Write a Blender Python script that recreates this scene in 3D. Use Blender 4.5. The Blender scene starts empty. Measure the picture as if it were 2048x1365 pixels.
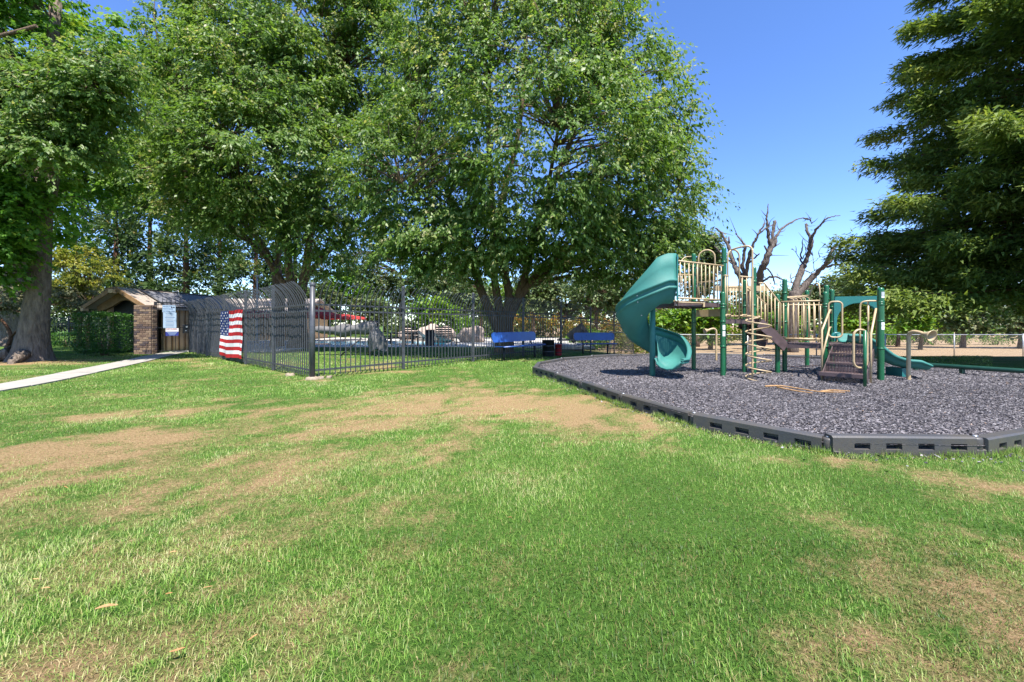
import bpy, math, random
import numpy as np
from mathutils import Vector

# ---------------------------------------------------------------- camera, sky, sun, exposure
SC = bpy.context.scene
COL = SC.collection
CAM_H, F_PX, HOR = 1.08, 800.0, 650.0          # metres, focal length in photo pixels, horizon row
cam_d = bpy.data.cameras.new('camera')
cam_d.sensor_width = 36.0
cam_d.lens = 36.0 * F_PX / 2048.0
cam_d.shift_y = -(1365 / 2 - HOR) / 2048.0
cam_d.clip_start = 0.05
cam_d.clip_end = 6000
cam = bpy.data.objects.new('camera', cam_d)
cam.location = (0, 0, CAM_H)
cam.rotation_euler = (math.radians(90), 0, 0)
COL.objects.link(cam)
SC.camera = cam

TO_SUN = Vector((0.12, -0.42, 0.90)).normalized()
SUN_EL = math.asin(TO_SUN.z)
SUN_ROT = math.atan2(TO_SUN.x, TO_SUN.y)
world = bpy.data.worlds.new('World')
SC.world = world
world.use_nodes = True
wn = world.node_tree
sky = wn.nodes.new('ShaderNodeTexSky')
sky.sky_type = 'NISHITA'
sky.sun_disc = False
sky.sun_elevation = SUN_EL
sky.sun_rotation = SUN_ROT
sky.air_density = 0.85
sky.dust_density = 0.0
sky.ozone_density = 5.0
bg = wn.nodes['Background']
bg.inputs['Strength'].default_value = 0.117
hs = wn.nodes.new('ShaderNodeHueSaturation')          # camera-like colour rendering of the clear sky
hs.inputs['Saturation'].default_value = 1.12
hs.inputs['Hue'].default_value = 0.509
wn.links.new(sky.outputs[0], hs.inputs['Color'])
wn.links.new(hs.outputs[0], bg.inputs['Color'])
sun_d = bpy.data.lights.new('sun', 'SUN')
sun_d.energy = 4.2
sun_d.angle = math.radians(0.53)
sun_d.color = (1.0, 0.955, 0.88)
sun = bpy.data.objects.new('sun', sun_d)
sun.rotation_euler = (-TO_SUN).to_track_quat('-Z', 'Y').to_euler()
sun.location = (0, 0, 30)
COL.objects.link(sun)
SC.view_settings.view_transform = 'Standard'
SC.view_settings.look = 'None'
SC.view_settings.exposure = 1.5
SC.view_settings.gamma = 1.0
SC.view_settings.use_curve_mapping = False
cy = SC.cycles
cy.use_denoising = True
cy.max_bounces = 6
cy.diffuse_bounces = 4
cy.glossy_bounces = 3
cy.transmission_bounces = 4
cy.transparent_max_bounces = 12
cy.sample_clamp_indirect = 6.0

# ---------------------------------------------------------------- helpers
def ground_pt(px, py, z=0.0):
    Y = (CAM_H - z) * F_PX / (py - HOR)
    return ((px - 1024) / F_PX * Y, Y)

def pix(px, py, Y):
    return np.array([(px - 1024) / F_PX * Y, Y, CAM_H - (py - HOR) / F_PX * Y])

def smooth(a, b, x):
    t = np.clip((x - a) / (b - a), 0, 1)
    return t * t * (3 - 2 * t)

def terrain(x, y):
    x = np.asarray(x, float); y = np.asarray(y, float)
    d = np.maximum(0, y - 13.6)
    return -0.9 * (1 - np.exp(-d * 0.11)) * smooth(-1.0, 8.0, x)

def tz(x, y):
    return float(terrain(x, y))

def vnoise(x, y, seed=0):
    ix = np.floor(x).astype(np.int64); iy = np.floor(y).astype(np.int64)
    fx = x - ix; fy = y - iy
    fx = fx * fx * (3 - 2 * fx); fy = fy * fy * (3 - 2 * fy)
    def h(a, b):
        n = (a * 374761393 + b * 668265263 + seed * 974634777) & 0xFFFFFFFF
        n = ((n ^ (n >> 13)) * 1274126177) & 0xFFFFFFFF
        return ((n ^ (n >> 16)) & 0xFFFF) / 65535.0
    a = h(ix, iy); b = h(ix + 1, iy); c = h(ix, iy + 1); d = h(ix + 1, iy + 1)
    return (a * (1 - fx) + b * fx) * (1 - fy) + (c * (1 - fx) + d * fx) * fy

def fbm(x, y, seed=0, o=4):
    s = 0; a = 0.5; t = 0
    for i in range(o):
        s = s + a * vnoise(x * 2 ** i, y * 2 ** i, seed + i * 17); t += a; a *= 0.55
    return s / t

def link(o, parent=None):
    COL.objects.link(o)
    if parent is not None:
        o.parent = parent
    return o

def tag(o, label=None, cat=None, group=None, kind=None):
    if label: o['label'] = label
    if cat: o['category'] = cat
    if group: o['group'] = group
    if kind: o['kind'] = kind
    return o

def thing(name, label, cat, loc=(0, 0, 0), rz=0.0, group=None):
    o = bpy.data.objects.new(name, None)
    o.empty_display_size = 0.1
    o.location = loc
    o.rotation_euler = (0, 0, rz)
    COL.objects.link(o)
    return tag(o, label, cat, group)

def copy_tree(o, parent=None):
    c = o.copy(); COL.objects.link(c); c.parent = parent
    for ch in list(o.children):
        copy_tree(ch, c)
    return c

def np_mesh(name, V, F, mat, attrs=None, smooth_sh=False):
    V = np.asarray(V, np.float32); F = np.asarray(F, np.int32)
    m = bpy.data.meshes.new(name)
    k = F.shape[1]; n = len(F)
    m.vertices.add(len(V)); m.vertices.foreach_set('co', V.ravel())
    m.loops.add(n * k); m.loops.foreach_set('vertex_index', F.ravel())
    m.polygons.add(n)
    m.polygons.foreach_set('loop_start', np.arange(0, n * k, k, dtype=np.int32))
    if smooth_sh:
        m.polygons.foreach_set('use_smooth', np.ones(n, dtype=bool))
    for an, av in (attrs or {}).items():
        at = m.attributes.new(an, 'FLOAT', 'POINT')
        at.data.foreach_set('value', np.asarray(av, np.float32))
    m.update(calc_edges=True)
    if mat: m.materials.append(mat)
    return m

class MB:
    """collects shapes; build() makes one mesh object"""
    def __init__(s):
        s.v = []; s.f = []; s.sm = []
    def add(s, V, F, sm=False):
        o = len(s.v)
        s.v += [tuple(map(float, p)) for p in V]
        s.f += [tuple(i + o for i in f) for f in F]
        s.sm += [sm] * len(F)
        return s
    def box(s, c, d, ax=None, ay=None, az=None, bev=0.0):
        c = np.array(c, float)
        ax = np.array(ax if ax is not None else (1, 0, 0), float)
        ay = np.array(ay if ay is not None else (0, 1, 0), float)
        az = np.array(az if az is not None else (0, 0, 1), float)
        hx, hy, hz = d[0] / 2, d[1] / 2, d[2] / 2
        if bev <= 0:
            V = [c + ax * x * hx + ay * y * hy + az * z * hz for z in (-1, 1) for y in (-1, 1) for x in (-1, 1)]
            F = [(0, 2, 3, 1), (4, 5, 7, 6), (0, 1, 5, 4), (2, 6, 7, 3), (0, 4, 6, 2), (1, 3, 7, 5)]
            return s.add(V, F)
        b = min(bev, hx * .9, hy * .9, hz * .9)
        V = []
        for z, ins in ((-hz, b), (-hz + b, 0), (hz - b, 0), (hz, b)):
            x, y = hx - ins, hy - ins
            for (px, py) in ((-x, -y + (b - ins)), (-x + (b - ins), -y), (x - (b - ins), -y), (x, -y + (b - ins)),
                             (x, y - (b - ins)), (x - (b - ins), y), (-x + (b - ins), y), (-x, y - (b - ins))):
                V.append(c + ax * px + ay * py + az * z)
        F = [tuple(reversed(range(8))), tuple(range(24, 32))]
        for r in range(3):
            for i in range(8):
                j = (i + 1) % 8
                F.append((r * 8 + i, r * 8 + j, r * 8 + 8 + j, r * 8 + 8 + i))
        return s.add(V, F)
    def tube(s, pts, r, n=8, caps=True, sm=True, rot=0.0):
        P = np.array(pts, float); m = len(P)
        R = np.full(m, r, float) if np.isscalar(r) else np.array(r, float)
        T = np.zeros_like(P)
        T[1:-1] = P[2:] - P[:-2]; T[0] = P[1] - P[0]; T[-1] = P[-1] - P[-2]
        T /= np.maximum(np.linalg.norm(T, axis=1, keepdims=True), 1e-9)
        u = np.cross(T[0], (0, 0, 1.0))
        if np.linalg.norm(u) < 1e-3: u = np.array((1.0, 0, 0))
        u /= np.linalg.norm(u)
        V = []
        for i in range(m):
            u = u - T[i] * np.dot(u, T[i]); u /= max(np.linalg.norm(u), 1e-9)
            w = np.cross(T[i], u)
            for k in range(n):
                a = 2 * math.pi * k / n + rot
                V.append(P[i] + R[i] * (math.cos(a) * u + math.sin(a) * w))
        F = []
        for i in range(m - 1):
            for k in range(n):
                j = (k + 1) % n
                F.append((i * n + k, i * n + j, (i + 1) * n + j, (i + 1) * n + k))
        s.add(V, F, sm)
        if caps:
            o = len(s.v) - len(V)
            s.f += [tuple(o + k for k in reversed(range(n))), tuple(o + (m - 1) * n + k for k in range(n))]
            s.sm += [False, False]
        return s
    def lathe(s, prof, c=(0, 0, 0), n=16, sm=True):
        V = []; F = []; m = len(prof)
        for (r, z) in prof:
            for k in range(n):
                a = 2 * math.pi * k / n
                V.append((c[0] + r * math.cos(a), c[1] + r * math.sin(a), c[2] + z))
        for i in range(m - 1):
            for k in range(n):
                j = (k + 1) % n
                F.append((i * n + k, i * n + j, (i + 1) * n + j, (i + 1) * n + k))
        return s.add(V, F, sm)
    def prism(s, poly, z0, z1):
        n = len(poly)
        V = [(p[0], p[1], z0) for p in poly] + [(p[0], p[1], z1) for p in poly]
        F = [tuple(reversed(range(n))), tuple(range(n, 2 * n))]
        for i in range(n):
            j = (i + 1) % n
            F.append((i, j, n + j, n + i))
        return s.add(V, F)
    def grid(s, G, sm=True, close_u=False):
        G = np.asarray(G, float); a, b = G.shape[:2]
        F = []
        for i in range(a - 1):
            for j in range(b - (0 if close_u else 1)):
                k = (j + 1) % b
                F.append((i * b + j, i * b + k, (i + 1) * b + k, (i + 1) * b + j))
        return s.add(G.reshape(-1, 3), F, sm)
    def mesh(s, name, mat):
        m = bpy.data.meshes.new(name)
        m.from_pydata(s.v, [], s.f)
        m.polygons.foreach_set('use_smooth', s.sm)
        if mat: m.materials.append(mat)
        m.update()
        return m
    def build(s, name, mat, parent=None, base=None):
        """world-space shapes; child meshes are re-based to the parent's location, lone ones to base"""
        off = None
        if parent is not None:
            p = parent; off = Vector((0, 0, 0))
            while p is not None:
                off += p.location; p = p.parent
        elif base is not None:
            off = Vector(base)
        if off is not None and off.length > 0:
            s.v = [(a - off.x, b - off.y, c - off.z) for a, b, c in s.v]
        o = bpy.data.objects.new(name, s.mesh(name, mat))
        if parent is None and base is not None: o.location = base
        return link(o, parent)

def catmull(pts, k=4):
    P = np.array(pts, float)
    if len(P) < 3: return P
    Q = np.vstack([2 * P[0] - P[1], P, 2 * P[-1] - P[-2]])
    out = []
    for i in range(1, len(Q) - 2):
        for t in np.linspace(0, 1, k, endpoint=False):
            a, b, c, d = Q[i - 1:i + 3]
            out.append(.5 * ((2 * b) + (c - a) * t + (2 * a - 5 * b + 4 * c - d) * t * t + (3 * b - a - 3 * c + d) * t ** 3))
    out.append(P[-1])
    return np.array(out)

def arc_pts(c, u, w, r, a0, a1, n=8):
    c, u, w = map(lambda q: np.array(q, float), (c, u, w))
    return [c + r * (math.cos(a) * u + math.sin(a) * w) for a in np.linspace(a0, a1, n)]

# ---------------------------------------------------------------- materials
def N(nt, t, **kw):
    n = nt.nodes.new(t)
    for k, v in kw.items():
        setattr(n, k, v)
    return n

def new_mat(name):
    m = bpy.data.materials.new(name); m.use_nodes = True
    nt = m.node_tree
    return m, nt, nt.nodes['Principled BSDF']

def basic(name, col, rough=0.5, spec=0.4, metal=0.0, var=0.15, vscale=6.0, bump=0.0, bscale=60.0, col2=None, coat=0.0, dist=0.01):
    """paint / plastic / stone with uneven colour, worn roughness and fine relief"""
    m, nt, p = new_mat(name)
    tc = N(nt, 'ShaderNodeNewGeometry')
    no = N(nt, 'ShaderNodeTexNoise'); no.inputs['Scale'].default_value = vscale; no.inputs['Detail'].default_value = 6; no.inputs['Roughness'].default_value = .65
    nt.links.new(tc.outputs['Position'], no.inputs['Vector'])
    r = N(nt, 'ShaderNodeValToRGB')
    c2 = col2 or tuple(c * (1 - var) for c in col)
    c1 = tuple(min(1, c * (1 + var)) for c in col) if not col2 else col
    r.color_ramp.elements[0].position = .32; r.color_ramp.elements[0].color = (*c2, 1)
    r.color_ramp.elements[1].position = .68; r.color_ramp.elements[1].color = (*c1, 1)
    nt.links.new(no.outputs['Fac'], r.inputs['Fac'])
    nt.links.new(r.outputs['Color'], p.inputs['Base Color'])
    mr = N(nt, 'ShaderNodeMapRange'); mr.inputs['To Min'].default_value = max(.05, rough - .1); mr.inputs['To Max'].default_value = min(1, rough + .12)
    nt.links.new(no.outputs['Fac'], mr.inputs['Value']); nt.links.new(mr.outputs[0], p.inputs['Roughness'])
    p.inputs['Specular IOR Level'].default_value = spec
    p.inputs['Metallic'].default_value = metal
    if coat: p.inputs['Coat Weight'].default_value = coat
    if bump:
        n2 = N(nt, 'ShaderNodeTexNoise'); n2.inputs['Scale'].default_value = bscale; n2.inputs['Detail'].default_value = 5
        nt.links.new(tc.outputs['Position'], n2.inputs['Vector'])
        b = N(nt, 'ShaderNodeBump'); b.inputs['Strength'].default_value = bump; b.inputs['Distance'].default_value = dist
        nt.links.new(n2.outputs['Fac'], b.inputs['Height']); nt.links.new(b.outputs[0], p.inputs['Normal'])
    return m

def ramp_node(nt, stops):
    r = N(nt, 'ShaderNodeValToRGB')
    el = r.color_ramp.elements
    while len(el) < len(stops): el.new(0.5)
    for e, (p, c) in zip(el, stops):
        e.position = p; e.color = (*c, 1)
    return r

def leaf_mat(name, stops, trans=0.35, rough=0.42, spec=0.5, tcol=(1.25, 1.25, .6)):
    m, nt, p = new_mat(name)
    at = N(nt, 'ShaderNodeAttribute'); at.attribute_name = 'tint'
    r = ramp_node(nt, stops)
    nt.links.new(at.outputs['Fac'], r.inputs['Fac'])
    nt.links.new(r.outputs['Color'], p.inputs['Base Color'])
    p.inputs['Roughness'].default_value = rough
    p.inputs['Specular IOR Level'].default_value = spec
    tr = N(nt, 'ShaderNodeBsdfTranslucent')
    mu = N(nt, 'ShaderNodeMix', data_type='RGBA', blend_type='MULTIPLY'); mu.inputs['Factor'].default_value = 1
    nt.links.new(r.outputs['Color'], mu.inputs[6]); mu.inputs[7].default_value = (*tcol, 1)
    nt.links.new(mu.outputs[2], tr.inputs['Color'])
    mx = N(nt, 'ShaderNodeMixShader'); mx.inputs['Fac'].default_value = trans
    nt.links.new(p.outputs[0], mx.inputs[1]); nt.links.new(tr.outputs[0], mx.inputs[2])
    nt.links.new(mx.outputs[0], nt.nodes['Material Output'].inputs['Surface'])
    return m

def bark_mat(name, dark, light, scale=(9, 9, 1.6), bump=0.9):
    m, nt, p = new_mat(name)
    g = N(nt, 'ShaderNodeNewGeometry')
    mp = N(nt, 'ShaderNodeMapping'); mp.inputs['Scale'].default_value = scale
    nt.links.new(g.outputs['Position'], mp.inputs['Vector'])
    no = N(nt, 'ShaderNodeTexNoise'); no.inputs['Scale'].default_value = 1.6; no.inputs['Detail'].default_value = 8; no.inputs['Roughness'].default_value = .7
    nt.links.new(mp.outputs[0], no.inputs['Vector'])
    vo = N(nt, 'ShaderNodeTexVoronoi', feature='DISTANCE_TO_EDGE'); vo.inputs['Scale'].default_value = 1.3
    nt.links.new(mp.outputs[0], vo.inputs['Vector'])
    r = ramp_node(nt, [(.3, dark), (.7, light)])
    nt.links.new(no.outputs['Fac'], r.inputs['Fac'])
    nt.links.new(r.outputs['Color'], p.inputs['Base Color'])
    p.inputs['Roughness'].default_value = .9; p.inputs['Specular IOR Level'].default_value = .15
    ma = N(nt, 'ShaderNodeMath', operation='MULTIPLY'); nt.links.new(no.outputs['Fac'], ma.inputs[0])
    mm = N(nt, 'ShaderNodeMath', operation='MINIMUM'); nt.links.new(vo.outputs['Distance'], mm.inputs[0]); mm.inputs[1].default_value = .25
    ad = N(nt, 'ShaderNodeMath', operation='MULTIPLY_ADD'); nt.links.new(mm.outputs[0], ad.inputs[0]); ad.inputs[1].default_value = 2.0; nt.links.new(no.outputs['Fac'], ad.inputs[2])
    b = N(nt, 'ShaderNodeBump'); b.inputs['Strength'].default_value = bump; b.inputs['Distance'].default_value = .04
    nt.links.new(ad.outputs[0], b.inputs['Height']); nt.links.new(b.outputs[0], p.inputs['Normal'])
    return m

def perforated(name, col, pitch=0.028, hole=0.33):
    m = basic(name, col, .55, .4, var=.2)
    nt = m.node_tree; p = nt.nodes['Principled BSDF']
    g = N(nt, 'ShaderNodeNewGeometry')
    sx = N(nt, 'ShaderNodeSeparateXYZ'); nt.links.new(g.outputs['Position'], sx.inputs[0])
    def cell(a, off):
        d = N(nt, 'ShaderNodeMath', operation='MULTIPLY_ADD'); nt.links.new(a, d.inputs[0]); d.inputs[1].default_value = 1 / pitch; d.inputs[2].default_value = off
        f = N(nt, 'ShaderNodeMath', operation='FRACT'); nt.links.new(d.outputs[0], f.inputs[0])
        s = N(nt, 'ShaderNodeMath', operation='SUBTRACT'); nt.links.new(f.outputs[0], s.inputs[0]); s.inputs[1].default_value = .5
        q = N(nt, 'ShaderNodeMath', operation='MULTIPLY'); nt.links.new(s.outputs[0], q.inputs[0]); nt.links.new(s.outputs[0], q.inputs[1])
        return q.outputs[0]
    yz = N(nt, 'ShaderNodeMath', operation='ADD'); nt.links.new(sx.outputs[1], yz.inputs[0]); nt.links.new(sx.outputs[2], yz.inputs[1])
    ad = N(nt, 'ShaderNodeMath', operation='ADD'); nt.links.new(cell(sx.outputs[0], 100), ad.inputs[0]); nt.links.new(cell(yz.outputs[0], 100), ad.inputs[1])
    gt = N(nt, 'ShaderNodeMath', operation='GREATER_THAN'); nt.links.new(ad.outputs[0], gt.inputs[0]); gt.inputs[1].default_value = hole * hole
    nt.links.new(gt.outputs[0], p.inputs['Alpha'])
    return m

M = {}
M['fence'] = basic('black_fence_paint', (.055, .058, .066), .42, .5, var=.25, vscale=9)
M['green_post'] = basic('green_powder_coat', (.007, .095, .036), .32, .5, var=.14, vscale=3, coat=.15)
M['tan'] = basic('tan_powder_coat', (.42, .31, .175), .38, .45, var=.12, vscale=5)
M['teal'] = basic('teal_plastic', (.036, .160, .138), .6, .3, var=.16, vscale=2.2, bump=.06, bscale=25)
M['teal_dark'] = basic('dark_teal_plastic', (.014, .13, .12), .35, .5, var=.14, vscale=3)
M['brown_coat'] = basic('brown_vinyl_coat', (.085, .058, .058), .5, .4, var=.25, vscale=8)
M['perf'] = perforated('brown_perforated_steel', (.105, .07, .068))
M['steel'] = basic('galvanised_steel', (.42, .43, .44), .4, .5, metal=.7, var=.15)
M['wire'] = basic('weathered_wire', (.12, .125, .13), .6, .3, metal=.3, var=.15)
M['beam'] = basic('dark_green_beam', (.006, .042, .026), .4, .45, var=.15)
M['white'] = basic('white_label', (.75, .75, .74), .4, .4, var=.05)
M['grey_label'] = basic('grey_label', (.4, .42, .45), .4, .4, var=.05)
M['curb'] = basic('black_recycled_plastic', (.048, .050, .058), .48, .45, vscale=4.5, bump=.35, bscale=70, col2=(.080, .070, .058), dist=.004)
M['blue'] = basic('blue_vinyl_coat', (.020, .080, .31), .3, .5, var=.14, vscale=4, coat=.2)
M['black'] = basic('black_metal', (.018, .018, .02), .45, .45, var=.2)
M['concrete'] = basic('concrete', (.30, .28, .245), .85, .25, var=.14, vscale=2.5, bump=.25, bscale=120, dist=.003)
M['concrete_dark'] = basic('pool_deck_concrete', (.52, .49, .44), .85, .25, var=.1, vscale=1.5, bump=.2, bscale=90)
M['water'] = basic('pool_water', (.02, .30, .48), .06, .6, var=.15, vscale=1.5, bump=.15, bscale=5, dist=.02)
M['beige'] = basic('beige_board_siding', (.48, .33, .20), .75, .25, var=.12, vscale=3, bump=.15)
M['soffit'] = basic('brown_timber', (.20, .12, .058), .7, .3, var=.3, vscale=7, bump=.3)
M['shingle'] = basic('asphalt_shingle', (.42, .36, .31), .95, .1, vscale=26, bump=.6, bscale=40, col2=(.27, .22, .19), dist=.02)
M['solar'] = basic('pool_solar_mat', (.15, .15, .17), .55, .4, var=.25, vscale=12)
M['dark_in'] = basic('near_black_fill', (.02, .02, .022), .6, .3)  # near black for window and symbol, and shade painted into the gable opening
M['mortar'] = basic('mortar', (.22, .18, .14), .95, .1, var=.1, vscale=20)
M['bricks'] = [basic('brick_' + k, c, .9, .15, var=.22, vscale=14, bump=.5, bscale=60) for k, c in
               (('tan', (.19, .13, .092)), ('brown', (.135, .09, .068)), ('purple', (.085, .065, .066)), ('buff', (.23, .165, .115)))]
M['red_fabric'] = basic('red_canopy_fabric', (.40, .045, .04), .8, .2, var=.12)
M['flag_red'] = basic('flag_red', (.40, .02, .022), .8, .15, var=.12, vscale=9)
M['flag_white'] = basic('flag_white', (.68, .66, .64), .85, .15, var=.06, vscale=9)
M['flag_blue'] = basic('flag_blue', (.022, .038, .13), .8, .15, var=.15, vscale=9)
M['wood'] = basic('weathered_brown_slats', (.085, .05, .03), .7, .3, var=.3, vscale=14)
M['rock'] = basic('boulder_stone', (.34, .27, .23), .9, .2, var=.3, vscale=4, bump=.8, bscale=9, dist=.05)
M['grey_cloth'] = basic('grey_cover_cloth', (.13, .125, .125), .9, .15, var=.3, vscale=4, bump=.4, bscale=14, dist=.02)
M['red_bin'] = basic('red_plastic', (.30, .02, .025), .45, .4)
M['sign_blue'] = basic('sign_pale_blue', (.36, .47, .60), .5, .4, var=.05)
M['sign_navy'] = basic('sign_navy', (.03, .04, .22), .5, .4, var=.05)
M['sign_red'] = basic('sign_red', (.5, .03, .04), .5, .4, var=.05)
M['sign_ink'] = basic('sign_ink', (.04, .09, .20), .5, .4, var=.05)
M['dry_leaf'] = basic('dry_leaf', (.33, .17, .07), .75, .25, var=.4, vscale=30)
M['dry_twig'] = basic('dry_branch', (.38, .22, .10), .85, .2, var=.3, vscale=20)
M['footing'] = basic('soil_stained_concrete', (.26, .21, .155), .9, .15, var=.3, vscale=12, bump=.5, bscale=40)
M['bark_grey'] = bark_mat('bark_grey', (.075, .058, .046), (.24, .19, .15), (7, 7, 2.2), 1.0)
M['bark_brown'] = bark_mat('bark_brown', (.075, .05, .034), (.20, .14, .095))
M['bark_dead'] = bark_mat('bark_dead', (.055, .045, .04), (.20, .165, .145))
M['bark_red'] = bark_mat('bark_redwood', (.07, .038, .025), (.17, .09, .055))
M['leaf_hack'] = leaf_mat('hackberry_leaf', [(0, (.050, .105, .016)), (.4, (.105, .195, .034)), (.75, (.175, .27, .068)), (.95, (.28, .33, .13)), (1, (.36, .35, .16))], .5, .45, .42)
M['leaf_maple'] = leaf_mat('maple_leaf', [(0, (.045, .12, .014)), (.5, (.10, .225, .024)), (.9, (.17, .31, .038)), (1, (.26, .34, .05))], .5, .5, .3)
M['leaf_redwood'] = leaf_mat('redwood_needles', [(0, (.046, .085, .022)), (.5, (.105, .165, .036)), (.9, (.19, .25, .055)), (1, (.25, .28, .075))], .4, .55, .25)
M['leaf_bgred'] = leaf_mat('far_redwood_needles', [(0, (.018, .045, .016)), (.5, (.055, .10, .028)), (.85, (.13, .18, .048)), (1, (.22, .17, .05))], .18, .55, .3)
M['leaf_oak'] = leaf_mat('oak_leaf', [(0, (.035, .065, .022)), (.5, (.080, .125, .04)), (.9, (.14, .185, .07)), (1, (.20, .20, .09))], .25, .5, .4)
M['leaf_lime'] = leaf_mat('lime_leaf', [(0, (.05, .13, .014)), (.5, (.11, .24, .020)), (1, (.23, .33, .03))], .4, .45, .4)
M['leaf_yellow'] = leaf_mat('yellow_green_leaf', [(0, (.08, .12, .012)), (.5, (.19, .22, .02)), (1, (.33, .29, .03))], .35, .5, .35)
M['leaf_grey'] = leaf_mat('olive_grey_leaf', [(0, (.045, .06, .03)), (.5, (.11, .125, .06)), (1, (.22, .20, .11))], .22, .6, .3)
M['leaf_hedge'] = leaf_mat('hedge_leaf', [(0, (.020, .060, .010)), (.5, (.045, .13, .014)), (1, (.09, .22, .022))], .3, .42, .45)
M['leaf_flower'] = leaf_mat('orange_yellow_bloom', [(0, (.10, .16, .02)), (.45, (.2, .22, .03)), (.6, (.42, .25, .03)), (1, (.5, .14, .03))], .3, .6, .3)

# ---------------------------------------------------------------- layout curves
CURB = [(.45, 8.82), (.62, 10.0), (1.3, 11.05), (2.3, 11.9), (3.3, 12.55), (4.4, 13.0), (5.6, 13.2), (6.8, 13.05), (7.9, 12.6), (8.9, 11.9),
        (9.7, 11.0), (10.2, 9.9), (10.5, 8.7), (10.5, 7.5), (10.1, 6.35), (9.4, 5.35), (8.4, 4.6), (7.3, 4.12), (6.15, 3.9), (4.98, 3.66),
        (3.855, 3.236), (2.665, 3.32), (1.908, 4.21), (1.474, 5.366), (1.137, 6.496), (.85, 7.68)]
PATH_C = [(-13.05, 15.5), (-12.2, 13.8), (-10.9, 11.4), (-9.6, 8.8), (-8.75, 6.9), (-8.1, 4.6), (-7.7, 2.0)]

def in_poly(x, y, poly):
    x = np.asarray(x); y = np.asarray(y); c = np.zeros(x.shape, bool)
    n = len(poly)
    for i in range(n):
        x0, y0 = poly[i]; x1, y1 = poly[(i + 1) % n]
        if y0 == y1: continue
        k = ((y0 > y) != (y1 > y)) & (x < (x1 - x0) * (y - y0) / (y1 - y0) + x0)
        c ^= k
    return c

pc = catmull([(a, b, 0) for a, b in PATH_C], 6)[:, :2]
pt = np.gradient(pc, axis=0); pt /= np.linalg.norm(pt, axis=1, keepdims=True)
pn = np.stack([-pt[:, 1], pt[:, 0]], 1)
PATH_POLY = [tuple(p) for p in pc + pn * .4] + [tuple(p) for p in (pc - pn * .4)[::-1]]

# patches of dry or bare lawn (centre, half axes, turn, amount)
PATCH = [(-.5, 5.35, 2.5, 1.35, .05, 1.25), (.9, 4.6, 1.0, .55, -.6, 1.0), (-.2, 7.0, 1.5, .7, .1, .55), (-4.0, 3.45, 1.3, .75, .35, .95), (-4.6, 4.9, 1.6, .3, .3, .6),
         (-3.1, 2.6, .5, .16, .3, .5), (-1.15, 1.36, .42, .13, .3, .8), (-.95, 1.62, .5, .1, .2, .5), (1.7, 1.36, .2, .12, -.4, .8), (1.35, 1.55, .3, .06, -.5, .6),
         (1.5, 1.95, .25, .07, -.3, .5), (2.13, 2.17, .1, .05, -.3, 1.0), (3.2, 2.82, .9, .2, -.25, .85), (2.6, 3.05, .5, .1, 0, .8), (2.37, 2.98, .12, .06, 0, .9), (3.6, 2.5, .6, .3, .2, .5),
         (1.35, 3.55, .4, .14, -.7, .8), (-2.04, 3.68, .3, .06, .3, .7), (-1.6, 4.4, .5, .1, .2, .4), (-14.5, 11.6, 2.6, .8, 0, .9), (-11.9, 7.4, 3, 1.0, .4, .55),
         (-3.9, 7.7, .7, .35, .5, .8), (-5.5, 9.1, 1.2, .25, -.7, .6), (-3.3, 9.6, 1.6, .7, .9, .6), (-8.5, 10.8, 3, .35, -.75, .45), (.3, 1.25, .9, .2, 0, -.8), (1.0, 2.2, 1.0, .6, 0, -.6),
         (1.2, 2.6, .8, .3, 0, -.7), (-1.5, 2.2, 1.6, .75, .25, .22), (.0, 3.1, 2.0, .6, 0, .2), (1.95, 1.95, .9, .45, -.3, .28), (-3.2, 3.0, 1.6, .8, .3, .15), (2.4, 2.5, .6, .3, 0, -.4), (1.5, 3.0, .8, .35, -.4, -.5), (-.2, 2.1, .7, .3, 0, .25)]

def dryness(x, y):
    wx = x + 1.5 * (fbm(x * .9, y * .9, 3) - .5) + .3 * (fbm(x * 4, y * 4, 8, 3) - .5)
    wy = y + 1.5 * (fbm(x * .9 + 31, y * .9, 5) - .5) + .3 * (fbm(x * 4 + 9, y * 4, 2, 3) - .5)
    d = .95 * (fbm(x * .55 + 7, y * .55, 11) - .50) + 1.0 * (fbm(x * 2.6, y * 2.6, 21, 3) - .47)
    ps = 0.0
    mot = .45 + 1.15 * fbm(x * 3.2 + 4, y * 3.2, 99, 3)
    for (cx, cyy, a, b, t, amt) in PATCH:
        c, s = math.cos(t), math.sin(t)
        u = ((wx - cx) * c + (wy - cyy) * s) / (a * .86)
        v = (-(wx - cx) * s + (wy - cyy) * c) / (b * .86)
        q = u * u + v * v
        ps = ps + amt * np.exp(-(q ** 1.15)) * mot * .88
    d = d + np.minimum(ps, .74)
    d = d + 1.25 * (fbm(x * 8, y * 8, 77, 3) - .52) + .35 * (vnoise(x * 22, y * 22, 31) - .5)
    return np.clip(d, 0, 1)

# ---------------------------------------------------------------- lawn and ground
def axis(lo, hi, step, far, growth=1.18):
    a = list(np.arange(lo, hi + 1e-6, step))
    s = step
    while a[-1] < far:
        s *= growth; a.append(a[-1] + s)
    s = step
    while a[0] > -far:
        s *= growth; a.insert(0, a[0] - s)
    return np.array(a)

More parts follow.
